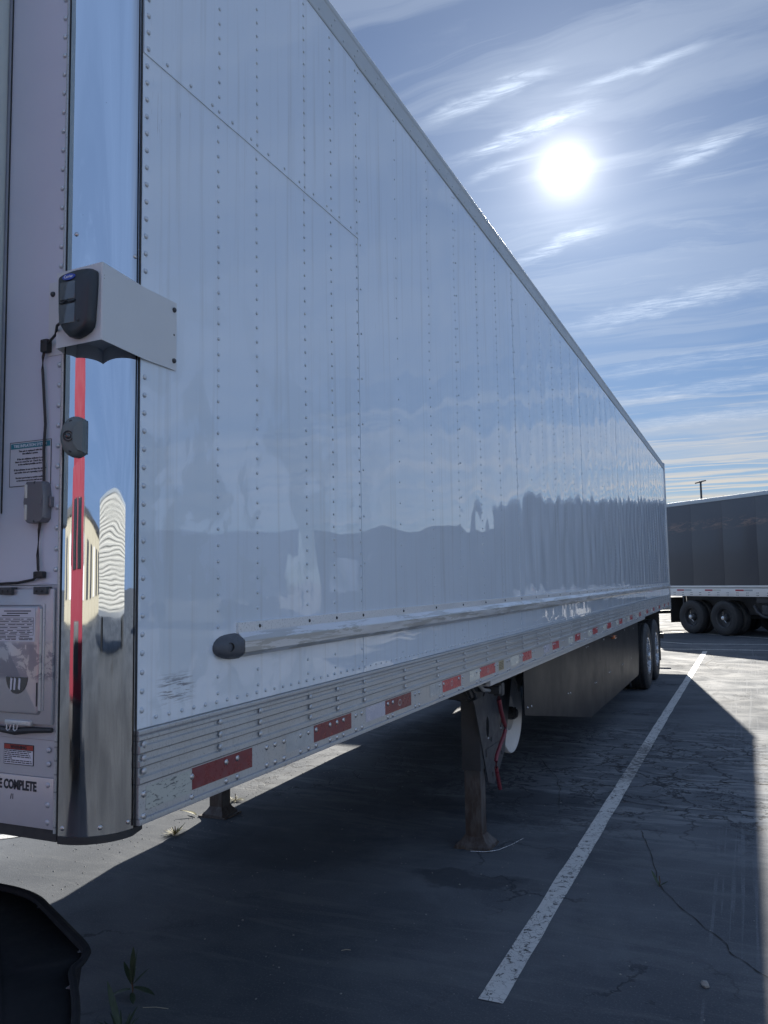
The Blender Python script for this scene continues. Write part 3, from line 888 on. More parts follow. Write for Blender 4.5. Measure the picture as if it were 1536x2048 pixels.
cam_loc = Vector((1.4289, -1.6587, 1.7552))
riv = []                     # (pos, kind)
zr = [1.437 + i * 0.0483 for i in range(53)]
for ci, c in enumerate(cols):
    step = 2 if (c > 1.4 and (ci - 5) % 3 == 1 and ci % 2 == 0) else 1
    for zi, z in enumerate(zr):
        if zi % step: continue
        if c > 0.44 and 1.525 < z < 1.645: continue
        if c < 0.1 and (2.34 < z < 2.56): continue
        if 0.26 < c < 0.44 and 1.53 < z < 1.605: continue
        lap = 0.0035 if (c < 1.35 and z > 3.206) else 0.0
        riv.append((Vector((bulge(c, z) + lap, c, z)), 'a' if ci == 0 else 'b'))
for c in seams[1:-1]:        # second row at the laps
    for z in zr[::4]:
        if 1.525 < z < 1.645: continue
        riv.append((Vector((0.001, c + 0.022, z + 0.01)), 'b'))
yb = 0.075
while yb < LEN - 0.2:
    riv.append((Vector((0.0006, yb, 1.413)), 'b')); yb += 0.0535
yb = 0.10
while yb < 1.33:
    riv.append((Vector((0.0038, yb, 3.226)), 'b')); yb += 0.107
yb = 0.05
while yb < LEN - 0.05:
    riv.append((Vector((0.0055, yb, 4.012)), 'b'))
    if int(yb * 10) % 2: riv.append((Vector((0.0055, yb + 0.03, 4.055)), 'b'))
    yb += 0.107
riv.sort(key=lambda q: (q[0] - cam_loc).length)
me_a = dome_mesh(0.0076, (1, 0, 0), 'rivet', M['rivet'], 0.75, 12)
me_b = dome_mesh(0.0058, (1, 0, 0), 'rivet', M['rivet'], 0.8, 10)
for p, kd in riv[:190]: place(me_a if kd == 'a' else me_b, 'rivet', TR, loc=p)
rest = MB()
for p, kd in riv[190:]:
    far_ = (p - cam_loc).length > 5
    rest.dome(p, 0.0054, (1, 0, 0), 0.85, 6 if far_ else 8)
rest.build('rivet_rows', M['rivet'], TR, kind='stuff')
# front wall rivets beside the post
me_f = dome_mesh(0.0070, (0, -1, 0), 'rivet', M['rivet'], 0.7, 12)
z = 1.80
while z < 3.9:
    if not (2.345 < z < 2.56): place(me_f, 'rivet', TR, loc=(-0.1560, F0 - 0.0005, z))
    z += 0.0525
for z in (1.42, 1.49, 1.56, 1.63, 1.70): place(me_f, 'rivet', TR, loc=(-0.159, F0 - 0.003, z))
me_fb = dome_mesh(0.0072, (0, -1, 0), 'bolt', M['lowfront'], 0.55, 12)
for z in (1.354, 1.320, 1.2695, 1.2215, 1.180): place(me_fb, 'bolt', TR, loc=(-0.166, F0 - 0.004, z))

# bolts in the base rail
me_r = dome_mesh(0.0092, (1, 0, 0), 'bolt', M['alu'], 0.62, 14)
me_t = dome_mesh(0.0090, (1, 0, 0), 'bolt', M['bolt'], 0.62, 14)
bolts = []
for c in cols:
    for zz in ((1.355, 1.320, 1.284) if c > 0.1 else (1.352, 1.318, 1.286)): bolts.append((Vector((0.0098, c, zz)), me_r))
grp = [0.022, 0.218, 0.381, 0.438, 0.603, 0.654, 0.710, 0.819, 0.875, 0.930, 1.036, 1.092, 1.146, 1.254, 1.309, 1.567, 1.620, 1.883, 1.934, 2.215, 2.272, 2.51, 2.58, 2.83, 2.90, 3.20, 3.26]
yb = 3.48
while yb < LEN - 0.4:
    grp += [yb, yb + 0.06]; yb += 0.345
for yb in grp:
    for zz in (1.2345, 1.1795): bolts.append((Vector((0.0078, yb, zz + (0.0 if yb > 0.3 else -0.006))), me_t))
bolts.sort(key=lambda q: q[0].y)
for p, me in bolts[:100]: place(me, 'bolt', TR, loc=p)
rb = MB()
for p, me in bolts[100:]: rb.dome(p, 0.0095, (1, 0, 0), 0.6, 8)
rb.build('bolt_rows', M['bolt'], TR, kind='stuff')
me_s = dome_mesh(0.0066, (1, 0, 0), 'screw', M['steel'], 0.8, 8)
for c in cols[2:]:
    if c < 9: place(me_s, 'screw', TR, loc=(0.0075, c, 1.622))
sr = MB()
for c in cols:
    if c >= 9: sr.dome((0.0075, c, 1.622), 0.007, (1, 0, 0), 0.8, 6)
sr.build('screw_row', M['steel'], TR, kind='stuff')


# reflective tape
def tape(y0, y1, mname, z0=1.192, z1=1.2505, nm='reflective_tape', label=None):
    return MB().box(0.0074, 0.0082, y0, y1, z0, z1).build(nm, M[mname], TR, smooth=False, label=label)


tape(0.030, 0.2185, 'scufftape', 1.186, 1.2465, label='scraped white reflective tape at the nose')
tape(0.2195, 0.519, 'redtape', label='dark red reflective tape')
for (a, b_, c_, mw, mr) in ((0.723, 0.914, 1.214, 'oldtape', 'redtape'), (1.346, 1.540, 1.833, 'lilactape', 'redtape'), (2.077, 2.257, 2.548, 'oldtape', 'redtape2'),
                            (2.703, 2.891, 3.207, 'whitetape', 'redtape2')):
    tape(a, b_ - 0.001, mw); tape(b_, c_, mr)
tape(3.285, 3.40, 'brass', nm='placard', label='yellowed placard between the tapes')
reds = [(3.88, 4.136), (4.832, 5.079), (5.768, 6.034), (6.714, 7.0), (7.655, 7.93), (8.60, 8.87), (9.62, 9.88), (10.62, 10.88), (11.60, 11.86), (12.6, 12.86), (13.6, 13.86), (14.6, 14.86), (15.45, 15.7)]
whites = [(3.567, 3.771), (4.533, 4.735), (5.473, 5.674), (6.456, 6.655), (7.376, 7.57), (8.346, 8.53), (9.34, 9.54), (10.36, 10.55), (11.33, 11.53), (12.33, 12.53), (13.33, 13.53), (14.33, 14.53), (15.2, 15.38)]
for a, b_ in reds: tape(a, b_, 'redtape2')
for a, b_ in whites: tape(a, b_, 'lilactape' if abs(a - 4.533) < .01 else 'whitetape')
# small round certification print on the tapes
for yc in (2.17, 2.80, 3.67, 5.57, 6.55, 2.40, 3.05, 1.70):
    rg = MB()
    for (r0, r1) in ((0.011, 0.014),):
        o_ = [rg.bm.verts.new((0.0085, yc + r1 * 1.2 * math.cos(q), 1.222 + r1 * math.sin(q))) for q in [2 * math.pi * i / 16 for i in range(16)]]
        i_ = [rg.bm.verts.new((0.0085, yc + r0 * 1.2 * math.cos(q), 1.222 + r0 * math.sin(q))) for q in [2 * math.pi * i / 16 for i in range(16)]]
        for j in range(16): rg.bm.faces.new((o_[j], o_[(j + 1) % 16], i_[(j + 1) % 16], i_[j]))
    rg.build('round_print', M['oldtape'], TR)
for i in range(5): MB().box(0.0082, 0.0086, 3.295, 3.39, 1.2 + i * 0.0095, 1.2035 + i * 0.0095).build('print_line', M['gusset'], TR, smooth=False)

# ---------------- display box over the post
bz0, bz1 = 2.352, 2.546
plan = [(-0.194, -0.1225), (-0.140, -0.1225), (-0.122, -0.166), (0.030, -0.174), (0.033, -0.172), (0.0075, 0.012), (0.0050, 0.146)]
br = MB()
out_ = plan
inn = [(-0.194, -0.1205), (-0.139, -0.1205), (-0.120, -0.1645), (0.0282, -0.1722), (0.0310, -0.171), (0.0055, 0.010), (0.0032, 0.146)]
br.loft(out_ + inn[::-1], lambda p, i: (p[0], p[1], (bz0, bz1)[i]), 2)
brk = br.build('display_bracket', M['bracket'], TR, ang=20)
MB().poly([(x, y, bz1 - 0.004) for x, y in [(-0.120, -0.1640), (0.027, -0.1715), (0.003, 0.004), (-0.01, -0.02), (-0.06, -0.095), (-0.118, -0.1205)]], (0, 0, 0.002)).build('top_plate', M['bracket'], brk)
MB().poly([(x, y, bz0 + 0.035) for x, y in [(-0.120, -0.1640), (0.027, -0.1715), (0.003, 0.004), (-0.01, -0.02), (-0.06, -0.095), (-0.118, -0.1205)]], (0, 0, 0.002)).build('bottom_plate', M['bracket'], brk)
for y, z, r in ((0.134, 2.523, 0.0075), (0.134, 2.378, 0.0075)):
    MB().dome((0.0055, y, z), r, (1, 0, 0), 0.9, 8).build('bolt', M['steel'], TR)
MB().dome((-0.180, F0 - 0.003, 2.515), 0.0075, (0, -1, 0), 0.9, 8).build('bolt', M['steel'], TR)
MB().dome((0.0050, 0.135, 2.452), 0.0035, (1, 0, 0), 0.3, 8).build('bolt_hole', M['rubber'], brk)
for z in (2.515, 2.507): MB().dome((0.0315, -0.166, z), 0.002, (1, 0, 0), 0.4, 6).build('bolt_hole', M['rubber'], brk)
# display: rounded shield on the front plate
dsx0, dsx1, dsz0, dsz1 = -0.094, 0.022, 2.363, 2.532
yd = -0.1716
outl = []
W2 = (dsx1 - dsx0) / 2; cxm = (dsx0 + dsx1) / 2
for t, s in ((0, 1),):
    pts = [(-1.0, 0.84), (-0.94, 0.91), (-0.72, 0.96), (-0.35, 0.99), (0, 1.0), (0.35, 0.99), (0.72, 0.96), (0.94, 0.91), (1.0, 0.84), (1.0, 0.5), (0.97, 0.15),
           (0.93, -0.2), (0.90, -0.55), (0.84, -0.74), (0.66, -0.86), (0.3, -0.96), (-0.05, -1.0), (-0.35, -0.96), (-0.62, -0.80), (-0.84, -0.60), (-0.93, -0.45), (-0.96, -0.1), (-0.99, 0.4)]
    outl = [(cxm + W2 * a, (dsz0 + dsz1) / 2 + (dsz1 - dsz0) / 2 * b) for a, b in pts]
ds = MB()
lay = [(1.0, 0.0), (1.0, -0.016), (0.95, -0.023), (0.80, -0.026)]
zc_ = (dsz0 + dsz1) / 2
ds.loft(outl, lambda p, i: (cxm + (p[0] - cxm) * lay[i][0], yd + lay[i][1] - (p[0] - cxm) * 0.05, zc_ + (p[1] - zc_) * lay[i][0]), len(lay))
dsp = ds.build('display_case', M['display'], TR, ang=60)
for (z0, z1) in ((2.458, 2.502), (2.398, 2.446)):
    MB().box(-0.080, -0.030, yd - 0.0272, yd - 0.0235, z0, z1, 0.001).build('display_window', M['window'], dsp)
MB().tube([(-0.080, yd - 0.0262, 2.452), (-0.066, yd - 0.028, 2.450), (-0.056, yd - 0.028, 2.456), (-0.046, yd - 0.028, 2.450), (-0.028, yd - 0.0275, 2.452)], 0.0024, 6).build('window_divider', M['display'], dsp)
MB().dome((-0.018, yd - 0.0275, 2.400), 0.0045, (0, -1, 0), 0.4, 10).build('button', M['rubber'], dsp)
ov = MB()
ovr = [[ov.bm.verts.new((-0.050 + 0.021 * s * math.cos(q), yd - 0.0268 - 0.0018 * (1 if s < 1 else 0), 2.5135 + 0.0080 * s * math.sin(q))) for q in [2 * math.pi * i / 24 for i in range(24)]] for s in (1.0, 0.95)]
for j in range(24): ov.bm.faces.new((ovr[0][j], ovr[0][(j + 1) % 24], ovr[1][(j + 1) % 24], ovr[1][j]))
ov.bm.faces.new(ovr[1])
ov.build('badge', M['blue'], dsp)
tm = text_mesh('Carrier', 0.0105, M['whiteprint'], 0.0001, 'CENTER', 0.9)
tm.transform(Matrix.Translation((-0.050, yd - 0.0291, 2.5105)) @ Matrix.Rotation(R(90), 4, 'X'))
place(tm, 'badge_lettering', dsp)

# cable with two clamps
cab = [(-0.078, -0.188, 2.410), (-0.100, -0.185, 2.402), (-0.135, -0.155, 2.393), (-0.170, -0.137, 2.388), (-0.196, -0.130, 2.376), (-0.206, -0.128, 2.350), (-0.2065, -0.128, 2.318), (-0.199, -0.128, 2.238),
       (-0.193, -0.128, 2.172), (-0.197, -0.128, 2.107), (-0.194, -0.129, 2.06), (-0.193, -0.129, 2.02), (-0.199, -0.128, 1.952), (-0.208, -0.128, 1.901), (-0.211, -0.128, 1.838), (-0.207, -0.129, 1.800),
       (-0.203, -0.130, 1.788), (-0.225, -0.128, 1.775), (-0.279, -0.127, 1.768), (-0.36, -0.126, 1.766), (-0.5, -0.126, 1.768)]
MB().tube(cab, 0.0035, 8).build('cable', M['rubber'], TR)
MB().box(-0.205, -0.181, -0.140, -0.121, 2.360, 2.394, 0.004).dome((-0.198, -0.139, 2.388), 0.005, (0, -1, 0), 0.8).build('cable_clamp', M['rubber'], TR)
MB().box(-0.217, -0.186, -0.137, -0.121, 1.778, 1.796, 0.004).dome((-0.210, -0.136, 1.789), 0.005, (0, -1, 0), 0.8).build('cable_clamp', M['rubber'], TR)

# half-moon camera sensor on the post
sn = Vector((0.50, -0.87, 0)).normalized(); sa = Vector((0.87, 0.50, 0)).normalized(); sb = Vector((0, 0, 1))
sc0 = Vector((-0.100, -0.116, 2.132))
sm = MB()
outl = [(math.cos(q) * 0.036 if math.cos(q) < 0 else min(0.026, math.cos(q) * 0.045), math.sin(q) * 0.052) for q in [2 * math.pi * i / 36 for i in range(36)]]
L_ = [(1.0, -0.004), (1.0, 0.010), (0.93, 0.018), (0.72, 0.022)]
sm.loft(outl, lambda p, i: sc0 + sa * (p[0] * L_[i][0]) + sb * (p[1] * L_[i][0]) + sn * L_[i][1], 4)
sens = sm.build('side_sensor', M['sensor'], TR, ang=50)
hood = MB()
ho = [(0.026, 0.044), (0.012, 0.038), (0.003, 0.020), (0.001, 0.0), (0.003, -0.020), (0.012, -0.038), (0.026, -0.044)]
hood.loft(ho, lambda p, i: sc0 + sa * (p[0] - (0.004 if i else 0)) + sb * (p[1] * (0.9 if i else 1)) + sn * (0.012, 0.027)[i], 2)
hood.build('hood', M['sensor'], sens, ang=30)
ring = MB()
for (r0, h0, r1, h1) in ((0.013, 0.0205, 0.0125, 0.0245), (0.0125, 0.0245, 0.010, 0.0245), (0.010, 0.0245, 0.009, 0.018)):
    a_ = [ring.bm.verts.new(sc0 + sa * (-0.014 + r0 * math.cos(q)) + sb * (r0 * 1.1 * math.sin(q)) + sn * h0) for q in [2 * math.pi * i / 20 for i in range(20)]]
    b_ = [ring.bm.verts.new(sc0 + sa * (-0.014 + r1 * math.cos(q)) + sb * (r1 * 1.1 * math.sin(q)) + sn * h1) for q in [2 * math.pi * i / 20 for i in range(20)]]
    for j in range(20): ring.bm.faces.new((a_[j], a_[(j + 1) % 20], b_[(j + 1) % 20], b_[j]))
ring.build('lens_ring', M['rubber'], sens)
MB().dome(sc0 + sa * -0.014 + sn * 0.018, 0.0095, sn, 0.8, 16).build('lens', M['lens'], sens)
for s in (-1, 1): MB().dome(sc0 + sa * -0.008 + sb * (0.037 * s) + sn * 0.0205, 0.0048, sn, 0.2, 12).build('screw_recess', M['rubber'], sens)

# information sticker above the small case
yst = F0 - 0.0012
stk = MB().box(-0.322, -0.1795, yst, F0 - 0.0003, 2.0195, 2.1345).build('sticker', M['label'], TR, smooth=False)
MB().box(-0.3195, -0.182, yst - 0.0006, yst, 2.1175, 2.1315).build('sticker_header', M['teal'], stk, smooth=False)
for (a0, a1, c0, c1) in ((-0.3225, -0.179, 2.134, 2.1355), (-0.3225, -0.179, 2.018, 2.0195), (-0.3235, -0.322, 2.018, 2.1355), (-0.1795, -0.178, 2.018, 2.1355)):
    MB().box(a0, a1, yst - 0.0004, yst + 0.0002, c0, c1).build('sticker_border', M['ink'], stk, smooth=False)


def put_text(txt, size, material, x, z, y, parent, name='lettering', bold=0.0, align='CENTER', xs=1.0):
    me = text_mesh(txt, size, material, bold, align, xs)
    me.transform(Matrix.Translation((x, y, z)) @ Matrix.Rotation(R(90), 4, 'X'))
    return place(me, name, parent)


put_text('TIRE INFLATION SYSTEM', 0.0108, M['whiteprint'], -0.2508, 2.1208, yst - 0.0010, stk, bold=0.00015, xs=0.98)
for i, tx in enumerate(('This unit is equipped with the', 'tire inflation system.', '', 'If the tire inflation indicator is on', 'there is a need for air. Check the tires', 'at the earliest possible service.', '',
                        'If the indicator is not on then the system', 'and trailer tires are operating correctly', '', 'This label must be kept in readable condition', 'so that drivers and service staff can see it')):
    if tx: put_text(tx, 0.0068 if i < 10 else 0.0056, M['ink'], -0.2508, 2.1085 - i * 0.0070, yst - 0.0004, stk, bold=0.00012)

# small case with its white edge lenses
cs = MB()
co = [(-0.236, 2.026), (-0.186, 2.024), (-0.179, 2.018), (-0.174, 1.978), (-0.176, 1.930), (-0.186, 1.920), (-0.232, 1.918), (-0.2395, 1.925), (-0.2465, 1.972), (-0.2415, 2.018)]
LL = [(1.0, F0), (1.0, F0 - 0.018), (0.93, F0 - 0.026)]
cs.loft(co, lambda p, i: (-0.2103 + (p[0] + 0.2103) * LL[i][0], LL[i][1], 1.972 + (p[1] - 1.972) * (1 - (1 - LL[i][0]) * 0.5)), 3)
cse = cs.build('marker_case', M['case'], TR, ang=30)
for (z0, z1) in ((1.982, 2.018), (1.926, 1.966)):
    MB().box(-0.2395, -0.2315, F0 - 0.0285, F0 - 0.02, z0, z1, 0.002).build('lens', M['clearlens'], cse)
MB().box(-0.2545, -0.2475, F0 - 0.012, F0, 1.958, 1.985, 0.002).box(-0.174, -0.1665, F0 - 0.012, F0, 1.958, 1.985, 0.002).build('side_tab', M['case'], cse)
MB().box(-0.190, -0.184, F0 - 0.028, F0 - 0.02, 1.960, 1.978, 0.001).build('latch', M['case'], cse)
for z in (2.021, 1.923): MB().dome((-0.208, F0 - 0.024, z), 0.004, (0, -1, 0), 0.8).build('screw', M['steel'], cse)

# service door with its pressed panel, hinges, papers, pull
dr = MB()
dr.box(-0.345, -0.1495, F0 - 0.014, F0 - 0.004, 1.416, 1.752, 0.003)
door = dr.build('service_door', M['door'], TR)
pr = MB()
po = [(-0.36, 1.712), (-0.190, 1.712), (-0.1815, 1.704), (-0.1815, 1.448), (-0.190, 1.440), (-0.36, 1.440)]
PL = [(0.0, F0 - 0.0135), (0.004, F0 - 0.021), (0.010, F0 - 0.023)]
pr.loft(po, lambda p, i: (min(p[0], -0.1815 - PL[i][0] if p[0] > -0.3 else p[0]), PL[i][1], p[1] - (PL[i][0] if p[1] > 1.6 else -PL[i][0])), 3)
pr.build('pressed_panel', M['door'], door, ang=20)
MB().box(-0.1795, -0.1745, F0 - 0.0175, F0 - 0.013, 1.45, 1.715, 0.002).build('edge_bead', M['alu'], door)
for hx in (-0.304, -0.186):
    h = MB().box(hx - 0.021, hx + 0.021, F0 - 0.024, F0 - 0.003, 1.738, 1.757, 0.002).build('hinge', M['steel'], door)
    for s in (-0.009, 0.009): MB().dome((hx + s, F0 - 0.0245, 1.747), 0.0035, (0, -1, 0), 0.5).build('screw', M['rubber'], h)
lt = MB().box(-0.300, -0.212, F0 - 0.020, F0 - 0.006, 1.412, 1.424, 0.002)
for hx in (-0.286, -0.262): lt.tube([(hx - 0.006, F0 - 0.018, 1.414), (hx - 0.006, F0 - 0.02, 1.402), (hx, F0 - 0.02, 1.397), (hx + 0.006, F0 - 0.02, 1.402), (hx + 0.006, F0 - 0.018, 1.414)], 0.0022, 6)
lt.build('latch', M['alu'], door)
MB().tube([(-0.40, F0 - 0.012, 1.405), (-0.27, F0 - 0.014, 1.395), (-0.22, F0 - 0.013, 1.401), (-0.15, F0 - 0.010, 1.404)], [0.007, 0.009, 0.008, 0.006], 8).build('cable', M['rubber'], TR)
# paper form
pp = MB().box(-0.330, -0.1985, F0 - 0.0242, F0 - 0.0228, 1.6205, 1.704).build('paper_form', M['label'], door, smooth=False)
yp = F0 - 0.0247
for i, (a0, a1) in enumerate(((-0.305, -0.212), (-0.295, -0.222), (-0.312, -0.25))):
    MB().box(a0, a1, yp, yp + 0.0005, 1.6955 - i * 0.0058, 1.6980 - i * 0.0058).build('print_line', M['ink'], pp, smooth=False)
ln = MB()
for z in (1.6795, 1.6725, 1.6655, 1.6585, 1.651, 1.636): ln.box(-0.325, -0.203, yp, yp + 0.0004, z, z + 0.0007)
ln.box(-0.2035, -0.2028, yp, yp + 0.0004, 1.636, 1.6795)
ln.build('form_rules', M['ink'], pp, smooth=False)
rnd = random.Random(3)
for z in (1.6755, 1.6690, 1.6618, 1.6545, 1.6465, 1.6425, 1.6385, 1.632, 1.628, 1.6245):
    xa = -0.322
    while xa < -0.212:
        xb = min(-0.205, xa + rnd.uniform(0.008, 0.034))
        MB().box(xa, xb, yp, yp + 0.0005, z, z + 0.0017).build('print_line', M['ink'], pp, smooth=False)
        xa = xb + rnd.uniform(0.002, 0.014)
# dark half-round pull recess with peeled film
hp = [(-0.296 + 0.0, 1.532)] + [(-0.256 + 0.037 * math.cos(q) * 1.0, 1.532 + 0.042 * math.sin(q)) for q in [math.pi + math.pi * i / 14 for i in range(15)]]
hp = [(-0.256 + 0.037 * math.cos(q), 1.532 + 0.042 * math.sin(q)) for q in [math.pi + math.pi * i / 14 for i in range(15)]]
pull = MB().poly([(a, F0 - 0.0245, b) for a, b in hp], (0, 0.002, 0)).build('pull', M['lens'], door)
for i, dx_ in enumerate((-0.020, -0.008, 0.008)):
    MB().poly([(-0.256 + dx_, F0 - 0.0255, 1.530), (-0.250 + dx_, F0 - 0.0255, 1.528), (-0.252 + dx_, F0 - 0.0255, 1.500), (-0.258 + dx_, F0 - 0.0255, 1.497 + i * 0.003)], (0, 0.0008, 0)).build('film_shred', M['label'], pull)
MB().box(-0.1905, -0.1875, F0 - 0.0240, F0 - 0.0228, 1.462, 1.520).build('scuff_mark', M['rubber'], door, smooth=False)

# warning label and lettering on the lower plate
wl = MB().box(-0.3195, -0.2175, F0 - 0.0022, F0 - 0.0011, 1.3105, 1.3615).build('warning_label', M['ink'], TR, smooth=False)
MB().box(-0.3175, -0.2195, F0 - 0.0028, F0 - 0.0022, 1.3485, 1.3600).build('warning_header', M['redlabel'], wl, smooth=False)
MB().box(-0.3175, -0.2195, F0 - 0.0028, F0 - 0.0022, 1.3125, 1.3470).build('warning_body', M['label'], wl, smooth=False)
put_text('WARNING', 0.0115, M['ink'], -0.2685, 1.3503, F0 - 0.0032, wl, bold=0.0003)
for i in range(7):
    xa = -0.316
    end = (-0.224, -0.232, -0.228, -0.226, -0.290, -0.224, -0.222)[i]
    while xa < end:
        xb = min(end, xa + rnd.uniform(0.006, 0.016))
        MB().box(xa, xb, F0 - 0.0032, F0 - 0.0028, 1.3435 - i * 0.0047, 1.3458 - i * 0.0047).build('print_line', M['ink'], wl, smooth=False)
        xa = xb + 0.0022
put_text('E COMPLETE', 0.0315, M['ink'], -0.2035, 1.2515, F0 - 0.0048, TR, 'lettering', 0.0013, 'RIGHT', 0.72)
for xx, tl in ((-0.292, 0.25), (-0.284, 0.0)):
    MB().poly([(xx, F0 - 0.0046, 1.226), (xx + 0.0022, F0 - 0.0046, 1.226), (xx + 0.0022 + 0.012 * tl, F0 - 0.0046, 1.239), (xx + 0.012 * tl, F0 - 0.0046, 1.239)], (0, 0.0005, 0)).build('ink_mark', M['ink'], TR, smooth=False)

# ---------------- underside
us = MB()
for i in range(52):
    y = 0.35 + i * 0.305
    us.box(-2.56, -0.03, y, y + 0.06, 1.19, 1.2495)
us.build('crossmember', M['dim'], TR, smooth=False, kind='stuff')
MB().box(-2.57, -0.022, 0.0, LEN - 0.05, 1.2505, 1.262).build('floor', M['dim'], TR)
MB().box(-2.10, -0.50, 0.10, 1.9, 1.10, 1.188, 0.01).build('coupler_plate', M['dim'], TR)
MB().lathe([(0.045, 0.0), (0.045, -0.03), (0.025, -0.035), (0.025, -0.075), (0.04, -0.085), (0.0, -0.085)], (-1.3, 0.92, 1.10), 'z', 16).build('kingpin', M['steel'], TR)
for xr in (-1.85, -0.85):
    MB().box(xr, xr + 0.10, 9.6, 15.6, 0.95, 1.189).build('slider_rail', M['steel'], TR)


def landing_leg(xc, sgn):
    leg = MB().box(xc - 0.066, xc + 0.066, 3.585, 3.725, 0.50, 1.19, 0.006).build('landing_leg', M['steel'], TR)
    MB().box(xc - 0.056, xc + 0.056, 3.597, 3.713, 0.055, 0.5, 0.006).build('inner_leg', M['rustleg'], leg)
    ft = MB()
    fs_ = 1.0 if sgn > 0 else 0.8
    ring = [(-0.115 * fs_, 0.10), (0.115 * fs_, 0.10), (0.115 * fs_, -0.10), (-0.115 * fs_, -0.10)]
    LZ = [(1.0, 0.012), (1.0, 0.022), (0.72, 0.052), (0.52, 0.085)]
    ft.loft(ring, lambda p, i: (xc + p[0] * LZ[i][0], 3.655 + p[1] * LZ[i][0], LZ[i][1]), 4)
    ft.box(xc - 0.122, xc + 0.122, 3.655 - 0.11, 3.655 + 0.11, 0.002, 0.0125)
    ft.build('foot', M['rustleg'], leg)
    x0 = xc + (0.067 if sgn > 0 else -0.075)
    outer = [(3.20, 1.19), (3.46, 0.95), (3.62, 0.62), (3.72, 0.40), (3.86, 0.36), (4.02, 0.45), (4.13, 0.53), (4.22, 0.68), (4.37, 1.00), (4.42, 1.19)]
    def oval(cy, cz, ry, rz): return [(x0, cy + ry * math.cos(q), cz + rz * math.sin(q)) for q in [-2 * math.pi * i / 16 for i in range(16)]]
    MB().holed([(x0, a, b) for a, b in outer], [oval(3.735, 0.765, 0.035, 0.070), oval(4.05, 0.775, 0.035, 0.065), oval(3.66, 1.03, 0.035, 0.055)], (0.007, 0, 0)).build('gusset_plate', M['gusset'], leg)
    MB().box(x0 + 0.007, x0 + 0.012, 3.68, 4.1, 0.575, 0.625).build('stiffener', M['gusset'], leg, label='horizontal plate across the gusset')
    for (a, b) in ((3.90, 0.98), (4.02, 1.02), (3.82, 0.42), (4.05, 0.52), (3.80, 0.655)):
        MB().box(x0 + 0.007, x0 + 0.013, a, a + 0.022, b, b + 0.028).build('bolt', M['steel'], leg)
    for (a, b) in ((3.735, 0.688), (4.05, 0.703)): MB().dome((x0 + 0.008, a, b), 0.009, (1, 0, 0), 0.7).build('bolt', M['bolt'], leg)
    return leg


landing_leg(-0.285, 1)
landing_leg(-2.33, -1)
MB().tube([(-0.35, 3.655, 1.08), (-2.27, 3.655, 1.08)], 0.022, 10).build('cross_shaft', M['dim'], TR)
MB().tube([(-0.35, 3.66, 0.95), (-1.345, 3.66, 1.18)], 0.02).tube([(-2.26, 3.66, 0.95), (-1.345, 3.66, 1.18)], 0.02).build('cross_brace', M['dim'], TR)
gb = MB().box(-0.40, -0.20, 3.44, 3.60, 0.975, 1.155, 0.02)
gb.tube([(-0.30, 3.52, 1.05), (-0.10, 3.52, 1.045)], 0.021, 10).tube([(-0.13, 3.52, 1.046), (-0.055, 3.52, 1.045)], 0.029, 10)
gb.build('gearbox', M['steel'], TR)
crk = MB().tube([(-0.085, 3.60, 1.075), (-0.082, 3.585, 1.03), (-0.080, 3.57, 0.975), (-0.080, 3.61, 0.90), (-0.080, 3.665, 0.826), (-0.080, 3.705, 0.785), (-0.080, 3.705, 0.755), (-0.080, 3.66, 0.722), (-0.080, 3.575, 0.684),
                 (-0.080, 3.49, 0.635), (-0.080, 3.465, 0.605), (-0.080, 3.470, 0.560), (-0.080, 3.49, 0.51), (-0.080, 3.54, 0.414)],
                [0.013, 0.016, 0.0165, 0.015, 0.014, 0.0135, 0.0135, 0.0135, 0.013, 0.0125, 0.0125, 0.012, 0.013, 0.014], 10)
cr_o = crk.build('crank_handle', M['redpaint'], TR)
MB().box(-0.11, -0.05, 3.545, 3.615, 1.00, 1.085, 0.012).build('crank_knuckle', M['steel'], cr_o)

# white wheel disc hanging behind the gear
cy, cz = 4.40, 0.755
wdk = MB().lathe([(0.285, -0.05), (0.292, 0.0), (0.286, 0.012), (0.262, 0.014), (0.235, 0.004), (0.165, 0.0), (0.125, -0.01), (0.112, -0.055), (0.0, -0.06)], (-0.23, cy, cz), 'x', 48).build('spare_wheel', M['whiterim'], TR, label='white steel wheel disc hung behind the landing gear')
MB().lathe([(0.048, -0.05), (0.048, 0.015), (0.036, 0.022), (0.03, 0.05), (0.0, 0.05)], (-0.23, cy, cz), 'x', 8).build('hub', M['rubber'], wdk)
hb_ = MB()
for i in range(6):
    q = 2 * math.pi * i / 6
    hb_.box(-0.215, -0.195, cy + 0.036 * math.cos(q) - 0.009, cy + 0.036 * math.cos(q) + 0.009, cz + 0.036 * math.sin(q) - 0.009, cz + 0.036 * math.sin(q) + 0.009)
hb_.build('nut', M['rubber'], wdk)
MB().box(-0.30, -0.27, 4.3, 4.9, 0.98, 1.19).box(-1.0, -0.25, 4.5, 4.56, 1.03, 1.19).build('spare_carrier', M['steel'], TR)
MB().poly([(-0.20, 4.36, 1.08), (-0.20, 4.47, 1.16), (-0.20, 4.62, 0.99), (-0.20, 4.52, 0.90)], (0.01, 0, 0)).box(-0.19, -0.17, 4.2, 4.38, 1.03, 1.12, 0.008).build('carrier_strap', mat('grey_strap', (0.26, 0.25, 0.25), 0.6, build=plain((0.27, 0.26, 0.26), 0.35, 12)), TR)
